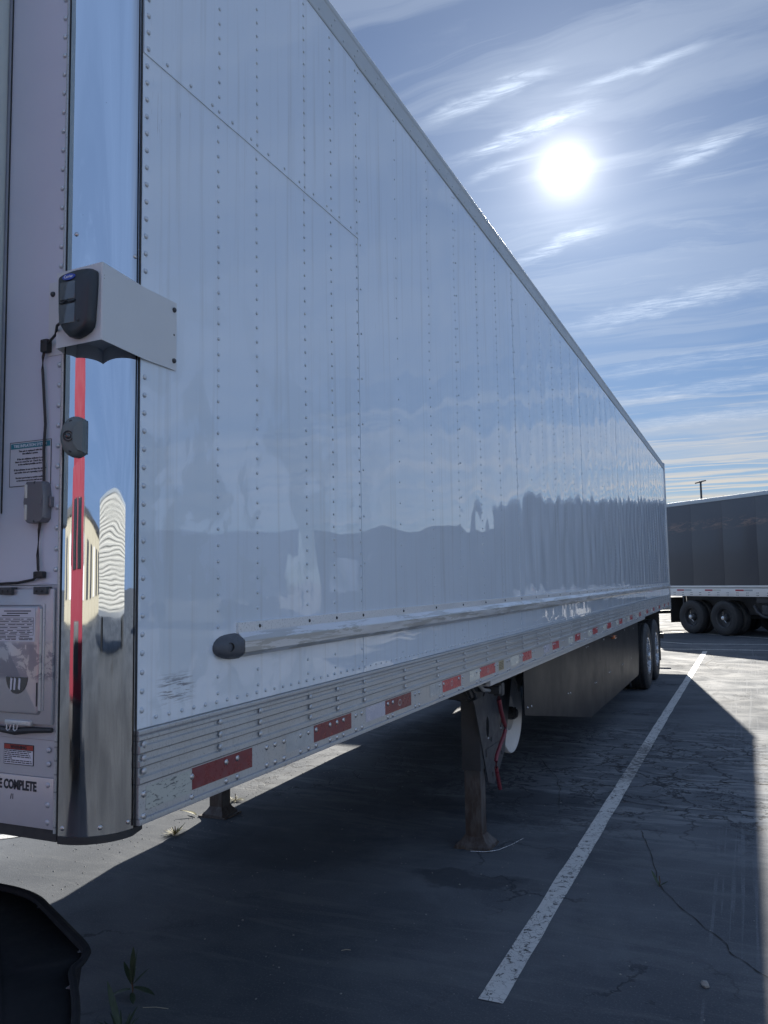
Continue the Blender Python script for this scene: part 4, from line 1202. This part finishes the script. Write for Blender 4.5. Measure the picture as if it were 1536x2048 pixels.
# air lines drooping under the rail at the gear
MB().tube([(-0.10, 2.98, 1.16), (-0.07, 3.02, 1.09), (-0.09, 3.10, 1.05), (-0.14, 3.14, 1.02), (-0.2, 3.16, 1.10)], 0.011, 8).build('air_line', M['rubber'], TR)
MB().tube([(-0.14, 3.2, 1.16), (-0.1, 3.3, 1.07), (-0.12, 3.5, 1.04), (-0.2, 3.7, 1.10)], 0.012, 8).build('air_line', mat('grey_hose', (0.30, 0.31, 0.32), 0.5), TR)

# aerodynamic skirt
for xs_, nm in ((-0.038, 0), (-2.572, 1)):
    o = MB().poly([(xs_, 4.03, 1.118), (xs_, 4.03, 0.815), (xs_, 4.045, 0.802), (xs_, 6.58, 0.392), (xs_, 6.62, 0.382), (xs_, 8.6, 0.372), (xs_, 10.56, 0.365), (xs_, 10.64, 0.42), (xs_, 10.70, 0.60), (xs_, 10.72, 1.118)], (0.010, 0, 0)).build('side_skirt', M['skirt'], TR, smooth=False)
    if nm == 0:
        for (a, b) in ((4.116, 0.845), (4.234, 0.838), (5.554, 0.757), (5.664, 0.746), (6.942, 0.682), (7.02, 0.682), (7.888, 0.685), (7.97, 0.685), (8.956, 0.67), (9.05, 0.67), (9.843, 0.67),
                       (6.5, 1.08), (6.6, 1.08), (7.6, 1.08), (9.3, 1.08), (10.2, 1.05)):
            MB().dome((xs_ + 0.010, a, b), 0.009, (1, 0, 0), 0.6, 8).build('bolt', M['bolt'], o)
MB().box(-0.03, 0.012, 8.16, 8.30, 1.045, 1.085, 0.008).build('marker_lamp', M['amber'], TR, label='small amber marker lamp')
MB().tube([(-0.02, 7.7, 1.115), (-0.015, 7.9, 1.10), (-0.01, 8.16, 1.07)], 0.008, 6).build('lamp_lead', M['rubber'], TR)


# wheels
def wheel(y, xo, parent, name='wheel', R0=0.515, W=0.27, sgn=1):
    prof = [(0.29, -0.02), (0.33, 0.0), (0.40, 0.005), (0.46, 0.0), (0.495, -0.015), (R0, -0.04), (R0, -0.075), (R0 - 0.012, -0.078), (R0 - 0.012, -0.088), (R0, -0.091), (R0, -0.132), (R0 - 0.012, -0.134), (R0 - 0.012, -0.146), (R0, -0.148),
            (R0, -0.19), (R0 - 0.012, -0.193), (R0 - 0.012, -0.203), (R0, -0.206), (R0, -W + 0.03), (0.49, -W + 0.01), (0.40, -W), (0.29, -W + 0.02)]
    prof = [(r, h * sgn) for r, h in prof]
    t = MB().lathe(prof, (xo, y, R0), 'x', 48).build('tyre', M['tyre'], parent)
    rm = MB().lathe([(0.292, -0.018 * sgn), (0.285, -0.004 * sgn), (0.268, -0.012 * sgn), (0.262, -0.10 * sgn), (0.20, -0.135 * sgn), (0.14, -0.13 * sgn), (0.11, -0.06 * sgn), (0.0, -0.055 * sgn)], (xo, y, R0), 'x', 40).build('rim', M['rim'], t)
    MB().lathe([(0.075, -0.06 * sgn), (0.075, 0.0), (0.05, 0.02 * sgn), (0.0, 0.02 * sgn)], (xo, y, R0), 'x', 16).build('hub', M['bolt'], t)
    return t


for y in (11.92, 13.20):
    wheel(y, -0.012, TR); wheel(y, -0.335, TR); wheel(y, -2.588, TR, sgn=-1); wheel(y, -2.265, TR, sgn=-1)
    MB().tube([(-0.40, y, 0.515), (-2.20, y, 0.515)], 0.065, 12).build('axle', M['steel'], TR)
MB().box(-1.86, -0.74, 11.3, 13.9, 0.62, 0.90).build('suspension', M['steel'], TR)
MB().box(-0.62, -0.03, 14.0, 14.012, 0.25, 1.1).build('mudflap', M['rubber'], TR)
MB().box(-2.57, -1.98, 14.0, 14.012, 0.25, 1.1).build('mudflap', M['rubber'], TR)
# rear frame and guard
MB().box(-0.11, 0.014, LEN - 0.10, LEN + 0.03, 1.085, 4.13, 0.006).build('rear_post', M['alu'], TR)
MB().box(-2.614, -2.49, LEN - 0.10, LEN + 0.03, 1.085, 4.13, 0.006).build('rear_post', M['alu'], TR)
MB().box(-2.49, -0.11, LEN - 0.10, LEN + 0.02, 1.085, 1.38).build('rear_sill', M['alu'], TR)
MB().box(-2.45, -0.15, LEN - 0.12, LEN - 0.02, 0.50, 0.60).box(-0.75, -0.65, LEN - 0.12, LEN - 0.02, 0.60, 1.085).box(-1.95, -1.85, LEN - 0.12, LEN - 0.02, 0.60, 1.085).build('rear_guard', M['steel'], TR)
for yy_, nm in ((15.88, 0), (15.98, 0), (16.05, 0)):
    for zz in (1.13, 1.19, 1.25, 1.31): MB().dome((0.013, LEN - 0.06, zz), 0.009, (1, 0, 0), 0.6, 6).build('bolt', M['steel'], TR)
    break

# ================================================================== DARK TRAILERS BEYOND
DDIR = Vector((0.731, -0.682, 0))
ANG = math.atan2(DDIR.y, DDIR.x)


def dark_trailer(origin, label):
    """local frame: +x along the body toward its nose, near side facing -y, origin at the near rear corner"""
    t = thing('dark_trailer', label, 'trailer', origin, ANG, 'dark trailers parked across the lot', local=True)
    Ld, Wd = 8.53, 2.6
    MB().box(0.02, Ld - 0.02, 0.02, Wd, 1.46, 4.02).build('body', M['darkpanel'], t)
    for i in range(13):
        a = 0.03 + i * 1.24
        if a > Ld - 0.3: break
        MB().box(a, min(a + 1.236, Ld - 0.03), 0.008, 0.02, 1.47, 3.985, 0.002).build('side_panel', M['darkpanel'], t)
    MB().box(0.0, Ld, -0.004, Wd, 3.99, 4.11, 0.015).build('roof_rail', M['roofrail'], t)
    MB().box(0.0, Ld, -0.02, 0.03, 1.415, 1.475, 0.008).build('belt_rail', M['palerail'], t)
    MB().box(0.0, Ld, 0.0, 0.05, 1.155, 1.395, 0.004).build('base_rail', M['palerail'], t)
    MB().box(0.0, Ld, 0.012, 0.06, 1.396, 1.414).build('rail_gap', M['steel'], t)
    for i in range(7):
        a = 0.62 + i * 1.17
        MB().box(a, a + 0.30, -0.003, -0.0002, 1.315, 1.36).build('reflective_tape', M['redtape2'], t, smooth=False)
        MB().box(a + 0.31, a + 0.62, -0.003, -0.0002, 1.315, 1.36).build('reflective_tape', M['oldtape'] if i % 2 else M['whitetape'], t, smooth=False)
    bb = MB()
    for i in range(23):
        for zz in (1.19, 1.255): bb.box(0.2 + i * 0.36, 0.23 + i * 0.36, -0.003, 0.0, zz, zz + 0.016).box(0.25 + i * 0.36, 0.28 + i * 0.36, -0.003, 0.0, zz, zz + 0.016)
    bb.build('bolt_rows', M['steel'], t, smooth=False, kind='stuff')
    MB().box(0.1, Ld, 0.06, Wd - 0.02, 1.16, 1.45).build('floor', M['steel'], t)
    for wx in (2.30, 3.60):
        for (yo, sg) in ((0.02, 1), (0.34, 1), (Wd - 0.02, -1), (Wd - 0.34, -1)):
            ty = MB().lathe([(0.29, -0.02 * sg), (0.33, 0.0), (0.46, 0.0), (0.50, -0.02 * sg), (0.515, -0.05 * sg), (0.515, -0.22 * sg), (0.50, -0.25 * sg), (0.40, -0.27 * sg), (0.29, -0.25 * sg)], (0, 0, 0), 'x', 36)
            bmesh.ops.transform(ty.bm, matrix=Matrix.Translation((wx, yo, 0.515)) @ Matrix.Rotation(R(-90), 4, 'Z'), verts=ty.bm.verts)
            ty = ty.build('tyre', M['tyre'], t)
            if yo < 0.1:
                rm = MB().lathe([(0.292, -0.02), (0.285, -0.006), (0.262, -0.02), (0.25, -0.12), (0.12, -0.14), (0.10, -0.05), (0.0, -0.045)], (0, 0, 0), 'x', 32)
                bmesh.ops.transform(rm.bm, matrix=Matrix.Translation((wx, yo, 0.515)) @ Matrix.Rotation(R(-90), 4, 'Z'), verts=rm.bm.verts)
                rm.build('rim', M['steel'], ty)
                hb2 = MB().lathe([(0.06, -0.05), (0.06, 0.02), (0.0, 0.03)], (0, 0, 0), 'x', 12)
                bmesh.ops.transform(hb2.bm, matrix=Matrix.Translation((wx, yo, 0.515)) @ Matrix.Rotation(R(-90), 4, 'Z'), verts=hb2.bm.verts)
                hb2.tube([(wx, yo - 0.01, 0.57), (wx + 0.015, yo - 0.01, 0.70)], 0.008, 6).tube([(wx + 0.04, yo - 0.01, 0.45), (wx + 0.13, yo - 0.01, 0.38)], 0.008, 6)
                hb2.build('hub', M['rim'], ty)
        MB().tube([(wx, 0.4, 0.515), (wx, Wd - 0.4, 0.515)], 0.065, 10).build('axle', M['steel'], t)
    MB().box(1.6, 4.9, 0.55, 2.05, 0.62, 1.15).build('suspension', M['steel'], t)
    MB().box(1.35, 1.36, 0.1, 0.62, 0.3, 1.1).build('mudflap', M['rubber'], t)
    e = MB().box(4.75, 5.25, 0.12, 0.5, 0.98, 1.14, 0.02).tube([(4.6, 0.2, 0.9), (4.7, 0.2, 0.72), (4.9, 0.2, 0.6), (5.3, 0.2, 0.55)], 0.05, 8).box(4.95, 5.15, 0.1, 0.3, 0.66, 0.92, 0.02).box(5.2, 5.6, 0.12, 0.4, 0.75, 0.95, 0.03)
    e.build('air_tank', M['gusset'], t)
    for lx in (6.6,):
        for ly in (0.35, 2.2): MB().box(lx, lx + 0.13, ly, ly + 0.13, 0.1, 1.16).box(lx - 0.08, lx + 0.2, ly - 0.06, ly + 0.2, 0.0, 0.08).build('landing_leg', M['steel'], t)
    MB().box(-0.02, 0.06, 0.15, Wd - 0.15, 0.52, 0.62).box(-0.02, 0.06, 0.6, 0.7, 0.62, 1.16).box(-0.02, 0.06, 1.9, 2.0, 0.62, 1.16).build('rear_guard', M['steel'], t)
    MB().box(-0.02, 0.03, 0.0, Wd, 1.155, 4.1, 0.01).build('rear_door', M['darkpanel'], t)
    return t


def copy_tree(o, parent=None):
    c = o.copy(); COL.objects.link(c)
    if parent is not None: c.parent = parent
    for ch in list(o.children): copy_tree(ch, c)
    return c


O1 = Vector((-1.85, 26.88, 0))
dt = dark_trailer(O1, 'dark grey trailer with pale base rail, crossing behind the white trailer at right')
NRM = Vector((0.682, 0.731, 0))
d2 = copy_tree(dt)
d2.location = O1 + NRM * 3.9 - DDIR * 2.0
d2['label'] = 'second dark trailer hidden behind the dark trailer, seen only beneath it'
d3 = copy_tree(dt)
d3.location = O1 + NRM * 7.9 - DDIR * 4.5
d3['label'] = 'third dark trailer in the row behind, farthest from the white trailer'

nb = copy_tree(dt)
nb.location = (-6.3, 22.8, 0); nb.rotation_euler = (0, 0, R(-90))
nb['label'] = 'dark trailer parked parallel behind the white trailer, casting shade under it'

# ================================================================== LIGHT POLE
lp = thing('light_pole', 'tall slender parking lot light pole with two lamp heads above the dark trailer', 'light pole', (-1.43, 68.3, 0))
MB().tube([(-1.43, 68.3, 0), (-1.43, 68.3, 9.32)], [0.11, 0.075], 8).build('pole', M['pole'], lp)
MB().poly([(-1.86, 68.2, 9.24), (-1.52, 68.2, 9.31), (-1.52, 68.2, 9.38), (-1.86, 68.2, 9.31)], (0, 0.25, 0)).build('lamp_head', M['pole'], lp)
MB().poly([(-1.34, 68.2, 9.36), (-1.02, 68.2, 9.42), (-1.02, 68.2, 9.49), (-1.34, 68.2, 9.44)], (0, 0.25, 0)).build('lamp_head', M['pole'], lp)
MB().box(-1.54, -1.32, 68.24, 68.36, 9.30, 9.44, 0.02).build('arm', M['pole'], lp)

# ================================================================== BLACK FENDER AT THE LOWER LEFT
bf = thing('black_fender', 'black curved fender with rolled rim in the shade at the lower left corner', 'fender', (-0.3, -0.3, 0))
rimp = [(-1.15, 0.22, 0.80), (-0.95, 0.285, 0.80), (-0.78, 0.295, 0.80), (-0.68, 0.285, 0.80), (-0.60, 0.262, 0.80), (-0.52, 0.222, 0.80), (-0.44, 0.18, 0.80), (-0.33, 0.122, 0.80), (-0.215, 0.06, 0.80), (-0.19, 0.035, 0.798),
        (-0.185, 0.015, 0.79), (-0.17, -0.03, 0.79), (-0.11, -0.085, 0.79), (-0.02, -0.17, 0.79), (0.06, -0.26, 0.79), (0.10, -0.34, 0.79)]
rs_ = []
for i in range(len(rimp) - 1):
    p0, p1, p2, p3 = (Vector(rimp[max(0, min(len(rimp) - 1, i + q))]) for q in (-1, 0, 1, 2))
    for t in (0.0, 0.25, 0.5, 0.75):
        rs_.append(tuple(0.5 * ((2 * p1) + (p2 - p0) * t + (2 * p0 - 5 * p1 + 4 * p2 - p3) * t * t + (3 * p1 - p0 - 3 * p2 + p3) * t ** 3)))
rimp = rs_ + [rimp[-1]]
MB().tube(rimp, [0.014 - 0.004 * min(1, max(0, (i - 30) / 8)) for i in range(len(rimp))], 8).build('rim', M['fenderplastic'], bf)
fs = MB()
prv = None
for i, p in enumerate(rimp):
    p = Vector(p)
    inn_ = Vector((-0.62, -0.42, 0))
    dirn = (inn_ - p); dirn.z = 0; dirn.normalize()
    gap = 0.008 if not (0.10 < i / len(rimp) < 0.22 or 0.30 < i / len(rimp) < 0.46) else 0.020
    cur = [fs.bm.verts.new(p + dirn * (gap + d_) + Vector((0, 0, dz_))) for d_, dz_ in ((0.0, -0.006), (0.012, -0.10), (0.03, -0.30), (0.05, -0.62))]
    if prv:
        for j in range(3): fs.bm.faces.new((prv[j], cur[j], cur[j + 1], prv[j + 1]))
    prv = cur
fo = fs.build('skin', M['fenderplastic'], bf, ang=60)
md = fo.modifiers.new('solid', 'SOLIDIFY'); md.thickness = 0.006
tp = MB()
a_ = [tp.bm.verts.new(Vector(p) + (Vector((-0.62, -0.42, p[2])) - Vector(p)).normalized() * 0.009 + Vector((0, 0, -0.004))) for p in rimp]
b_ = [tp.bm.verts.new(Vector(p) + (Vector((-0.62, -0.42, p[2])) - Vector(p)).normalized() * 0.16 + Vector((0, 0, 0.0))) for p in rimp]
for i in range(len(a_) - 1): tp.bm.faces.new((a_[i], a_[i + 1], b_[i + 1], b_[i]))
tp.bm.faces.new(b_)
tpo = tp.build('cover', M['fenderplastic'], bf, ang=60)
md = tpo.modifiers.new('solid', 'SOLIDIFY'); md.thickness = 0.006
for i in (4, 18, 32, 48):
    p = Vector(rimp[i]); q = p + (Vector((-0.62, -0.42, p.z)) - p).normalized() * 0.07 + Vector((0, 0, -0.04))
    MB().tube([p, q], 0.007, 6).build('strut', M['steel'], bf)
MB().tube([(-0.55, -0.2, 0.60), (-0.55, -0.2, 0.003)], 0.03, 10).box(-0.7, -0.4, -0.35, -0.05, 0.0, 0.02).build('stand', M['steel'], bf)


# ================================================================== WEEDS
def leaf_blade(b, base, tip, width, sag=0.0, n=5):
    base, tip = Vector(base), Vector(tip)
    ax = tip - base
    side = ax.cross(Vector((0, 0, 1)))
    if side.length < 1e-4: side = Vector((1, 0, 0))
    side.normalize()
    prev = None
    for i in range(n + 1):
        t = i / n
        c = base + ax * t + Vector((0, 0, -sag * t * t * ax.length))
        wd_ = width * math.sin(math.pi * min(1, t * 0.9 + 0.08)) ** 0.8
        cur = (b.bm.verts.new(c - side * wd_ / 2 + Vector((0, 0, width * 0.12))), b.bm.verts.new(c), b.bm.verts.new(c + side * wd_ / 2 + Vector((0, 0, width * 0.12))))
        if prev:
            b.bm.faces.new((prev[0], prev[1], cur[1], cur[0])); b.bm.faces.new((prev[1], prev[2], cur[2], cur[1]))
        prev = cur


def weed(x, y, label, leaves, material, cat='weed'):
    t = thing('weed', label, cat, (x, y, 0.0), 0, 'weeds growing from the asphalt', local=True)
    for (dx_, dy_, dz_, wd_, z0, sag) in leaves:
        b = MB(); leaf_blade(b, (dx_ * 0.08, dy_ * 0.08, z0), (dx_, dy_, dz_), wd_, sag)
        b.build('leaf', material, t)
    MB().tube([(0, 0, -0.004), (0.003, 0.002, 0.03), (0, 0, 0.06)], 0.0035, 6).build('stem', M['stem'], t)
    return t


weed(-1.06, 1.22, 'broad-leaved weed in the shade near the lower left corner', [(-0.09, 0.05, 0.12, 0.022, 0.05, 0.1), (-0.02, 0.03, 0.19, 0.026, 0.05, 0), (0.02, 0.01, 0.20, 0.022, 0.05, 0), (0.05, 0.03, 0.17, 0.015, 0.05, 0), (0.12, 0.0, 0.05, 0.036, 0.04, 0.2),
      (-0.09, -0.04, 0.02, 0.036, 0.03, 0.2), (0.06, -0.06, 0.015, 0.025, 0.02, 0.1), (0.03, 0.07, 0.10, 0.014, 0.05, 0.1)], M['leaf'])
rl = random.Random(11)


def clump(n, r, h, wd_):
    out = []
    for i in range(n):
        q = rl.uniform(0, 2 * math.pi); rr = rl.uniform(0.3, 1) * r
        out.append((rr * math.cos(q), rr * math.sin(q), rl.uniform(0.25, 1) * h, wd_ * rl.uniform(0.6, 1.3), 0.005, rl.uniform(0, 0.4)))
    return out


weed(-0.86, 0.93, 'tall leafy weed clump at the bottom edge below the broad-leaved weed', clump(34, 0.12, 0.12, 0.010) + [(-0.09, 0.02, 0.20, 0.03, 0.04, 0.0)], M['leaf'])
weed(-0.72, 0.86, 'low ragged weed clump at the bottom edge of the shade', clump(40, 0.15, 0.07, 0.008), M['leaf'])
weed(-2.334, 3.122, 'sunlit yellowish weed tuft just short of the shade edge', clump(60, 0.10, 0.07, 0.007), M['dryleaf'])
weed(-2.98, 2.86, 'small green weed tuft below the polished corner post', clump(36, 0.08, 0.05, 0.006), M['leaf'])
weed(-2.44, 4.02, 'dry weed tuft beside the far landing leg', clump(50, 0.10, 0.05, 0.006), M['dryleaf'])
weed(0.90, 3.335, 'two-leaved seedling growing in the long crack beside the bay line', [(-0.045, 0.03, 0.075, 0.022, 0.005, 0), (0.045, 0.01, 0.035, 0.016, 0.005, 0.1), (-0.01, 0.03, 0.02, 0.01, 0, 0)], M['leaf'])
# long dry leaves by the far foot
b = MB(); leaf_blade(b, (0, 0, 0.01), (-0.13, -0.03, 0.07), 0.025, 0.2); leaf_blade(b, (0, 0, 0.01), (-0.10, 0.05, 0.03), 0.02, 0.1)
t = thing('weed', 'dark withered leaves left of the far landing foot', 'weed', (-2.47, 3.55, 0.0), 0, 'weeds growing from the asphalt', local=True)
b.build('leaf', M['dryleaf'], t)

# ================================================================== PEBBLES, STRAW, CRUMBS
st = MB()
bmesh.ops.create_icosphere(st.bm, subdivisions=2, radius=0.018)
for v in st.bm.verts: v.co += v.co.normalized() * noise.noise(v.co * 60) * 0.009; v.co.z *= 0.8
o = st.build('stone', M['stone'], None, ang=20)
o.location = (1.187, 2.215, 0.013); o['label'] = 'small grey stone lying alone in the shade at the lower right'; o['category'] = 'stone'
for (x, y, a, l, lb) in ((-0.40, 1.95, 0.5, 0.045, 'pale straw lying on dark asphalt left of centre at the bottom'), (-0.90, 1.18, 0.3, 0.11, 'longer dry straw beside the broad-leaved weed')):
    s_ = MB().tube([(-l / 2, 0, 0.004), (0, 0.002, 0.007), (l / 2, 0, 0.004)], 0.0014, 5).build('straw', M['straw'])
    s_.location = (x, y, 0); s_.rotation_euler = (0, 0, a); s_['label'] = lb; s_['category'] = 'straw'
wr_pts = [(-0.28, 3.50, 0.012), (-0.18, 3.53, 0.010), (-0.12, 3.60, 0.008), (-0.07, 3.74, 0.006), (-0.03, 3.9, 0.006)]
wr = MB().tube(wr_pts, 0.0022, 6).build('wire', M['bolt'])
wr['label'] = 'thin wire curling on the ground beside the near landing foot'; wr['category'] = 'wire'
cr_ = MB(); rr_ = random.Random(5)
for i in range(1500):
    u = rr_.random()
    if u < 0.45: x, y = rr_.uniform(-3.6, -2.1), rr_.uniform(1.9, 6.2)
    elif u < 0.8: x, y = rr_.uniform(-1.6, 1.9), rr_.uniform(1.4, 9)
    else: x, y = rr_.uniform(-0.5, 3.0), rr_.uniform(8, 19)
    s = rr_.uniform(0.002, 0.007) * (1.3 if u > 0.8 else 1)
    vs = [cr_.bm.verts.new((x + s * rr_.uniform(0.5, 1.2) * math.cos(q), y + s * rr_.uniform(0.5, 1.2) * math.sin(q), 0.001)) for q in (0, 1.3, 2.5, 3.7, 5.0)]
    tpv = cr_.bm.verts.new((x, y, s * rr_.uniform(0.6, 1.0)))
    for j in range(5): cr_.bm.faces.new((vs[j], vs[(j + 1) % 5], tpv))
o = cr_.build('asphalt_crumbs', M['stone'], kind='stuff', smooth=False)
o['label'] = 'scattered grit and asphalt crumbs on the lot'

# ================================================================== WHAT STANDS BEHIND THE CAMERA (seen mirrored in the trailer)
tk = thing('red_truck', 'red cab truck mirrored as a tall red strip in the polished corner post', 'truck', (0.1, -6.6, 0))
MB().box(0.30, 2.95, -8.9, -6.5, 0.75, 2.9, 0.04).box(0.45, 2.85, -8.9, -6.55, 2.85, 3.95, 0.05).build('cab', M['truckred'], tk)
MB().box(0.75, 1.50, -6.505, -6.485, 1.92, 2.55, 0.01).build('windshield', M['glass'], tk)
MB().box(1.72, 2.50, -6.505, -6.485, 1.92, 2.55, 0.01).build('windshield', M['glass'], tk)
MB().box(1.1, 2.2, -6.51, -6.48, 0.95, 1.45, 0.02).build('grille', M['steel'], tk)
MB().box(0.40, 2.90, -6.75, -6.42, 0.40, 0.72, 0.05).build('bumper', M['steel'], tk)
for xx in (0.50, 2.62):
    MB().lathe([(0.0, 0), (0.28, 0), (0.5, 0.02), (0.52, 0.1), (0.52, 0.24), (0.5, 0.28), (0.0, 0.28)], (xx, -7.4, 0.52), 'x', 28).build('wheel', M['tyre'], tk)
    MB().box(xx - 0.13, xx + 0.41, -8.0, -6.8, 0.95, 1.28, 0.1).build('fender', M['truckred'], tk)
for xx in (0.22, 3.0): MB().box(xx, xx + 0.14, -6.5, -6.4, 1.95, 2.55, 0.03).build('mirror', M['steel'], tk)
MB().box(1.1, 2.3, -13, -8.9, 0.7, 0.95).build('chassis', M['steel'], tk)


for ch_ in tk.children: ch_.location.x -= 2.75; ch_.location.y += 0.9


def ribbed(origin, ang, length, material, label, pitch, z0=1.1, z1=4.05, grp='trailers parked to the right'):
    t = thing('ribbed_trailer', label, 'trailer', origin, ang, grp, local=True)
    pr_ = []
    z = z0
    while z < z1 - pitch:
        pr_ += [(-0.0, z), (-0.0, z + pitch * 0.45), (-0.035, z + pitch * 0.55), (-0.035, z + pitch * 0.9)]
        z += pitch
    pr_ += [(0.0, z1), (2.5, z1), (2.5, z0)]
    MB().loft(pr_, lambda p, i: ((0.0, length)[i], p[0], p[1]), 2).build('body', material, t, ang=20)
    MB().box(0, length, -0.05, 2.55, z1, z1 + 0.12).build('roof_rail', M['roofrail'], t)
    MB().box(0, length, -0.03, 0.05, z0 - 0.12, z0 - 0.002).build('base_rail', M['alu'], t)
    for wx in (1.2, 2.5, length - 3.0):
        MB().lathe([(0.0, 0), (0.28, 0), (0.5, 0.02), (0.52, 0.1), (0.52, 0.24), (0.5, 0.28), (0.0, 0.28)], (0, 0, 0), 'y', 24).mesh
        wv = MB().lathe([(0.0, 0.02), (0.28, 0.0), (0.5, 0.02), (0.52, 0.1), (0.52, 0.24), (0.5, 0.28), (0.0, 0.28)], (wx, 0.02, 0.52), 'y', 24).build('wheel', M['tyre'], t)
        MB().lathe([(0.0, 0.02), (0.28, 0.0), (0.5, 0.02), (0.52, 0.1), (0.52, 0.24), (0.5, 0.28), (0.0, 0.28)], (wx, 2.2, 0.52), 'y', 24).build('wheel', M['tyre'], t)
    return t


# white corrugated trailer, sunlit side toward the post
A_ = Vector((13.6, -18.0, 0)); B_ = Vector((23.0, 4.5, 0))
dd_ = (A_ - B_).normalized()
ribbed(A_ , math.atan2((B_ - A_).y, (B_ - A_).x), (B_ - A_).length, M['white'], 'white corrugated trailer mirrored as pale stripes in the polished corner post', 0.13)
for o in [o for o in COL.objects if o.get('label', '').startswith('white corrugated')]:
    # turn it so that its ribbed face looks back toward the white trailer
    d_ = (A_ - B_).normalized()
    o.location = B_; o.rotation_euler = (0, 0, math.atan2(d_.y, d_.x))
    v_ = Matrix.Rotation(math.atan2(d_.y, d_.x), 3, 'Z') @ Vector((0, -1, 0))
    if v_.x > 0:
        o.location = A_; o.rotation_euler = (0, 0, math.atan2(-d_.y, -d_.x))
# silver ribbed trailer farther along
C1 = Vector((17.0, 30.2, 0)); C2 = Vector((23.4, 24.0, 0))
ribbed(C1, math.atan2((C2 - C1).y, (C2 - C1).x), (C2 - C1).length, M['silver'], 'silver ribbed trailer mirrored as faint wavy lines low on the white side', 0.155)


def warehouse(name, label, c, ang, length, depth, h, material, bays):
    t = thing(name, label, 'building', c, ang, None, local=True)
    MB().box(0, length, 0, depth, 0, h).build('wall', material, t)
    MB().box(-0.2, length + 0.2, -0.2, depth + 0.2, h, h + 0.35).build('roof', M['steel'], t)
    for i in range(bays):
        a = (i + 0.25) * length / bays
        MB().box(a, a + length / bays * 0.5, -0.06, 0.02, 1.2, min(4.2, h - 0.8)).build('dock_door', M['gusset'] if i % 3 else M['palerail'], t)
    for i in range(bays + 1):
        a = i * length / bays
        MB().box(a - 0.2, a + 0.2, -0.3, 0, 0, h - 0.02).build('pilaster', material, t)
    return t


warehouse('warehouse', 'beige warehouse with dock doors mirrored in the corner post', (62, -52, 0), R(180 - 12), 90, 15, 5.2, M['stucco'], 14)
warehouse('warehouse', 'long dark warehouse mirrored as the grey band in the white side', (6.6, 35.6, 0), R(-20.4), 10.8, 12, 3.75, mat('shaded_wall', (0.10, 0.11, 0.12), 0.7, build=plain((0.10, 0.11, 0.12), 0.2, 0.5)), 4)

# tidy helper properties
for o in bpy.data.objects:
    for key in ('_off', '_loc'):
        if key in o: del o[key]
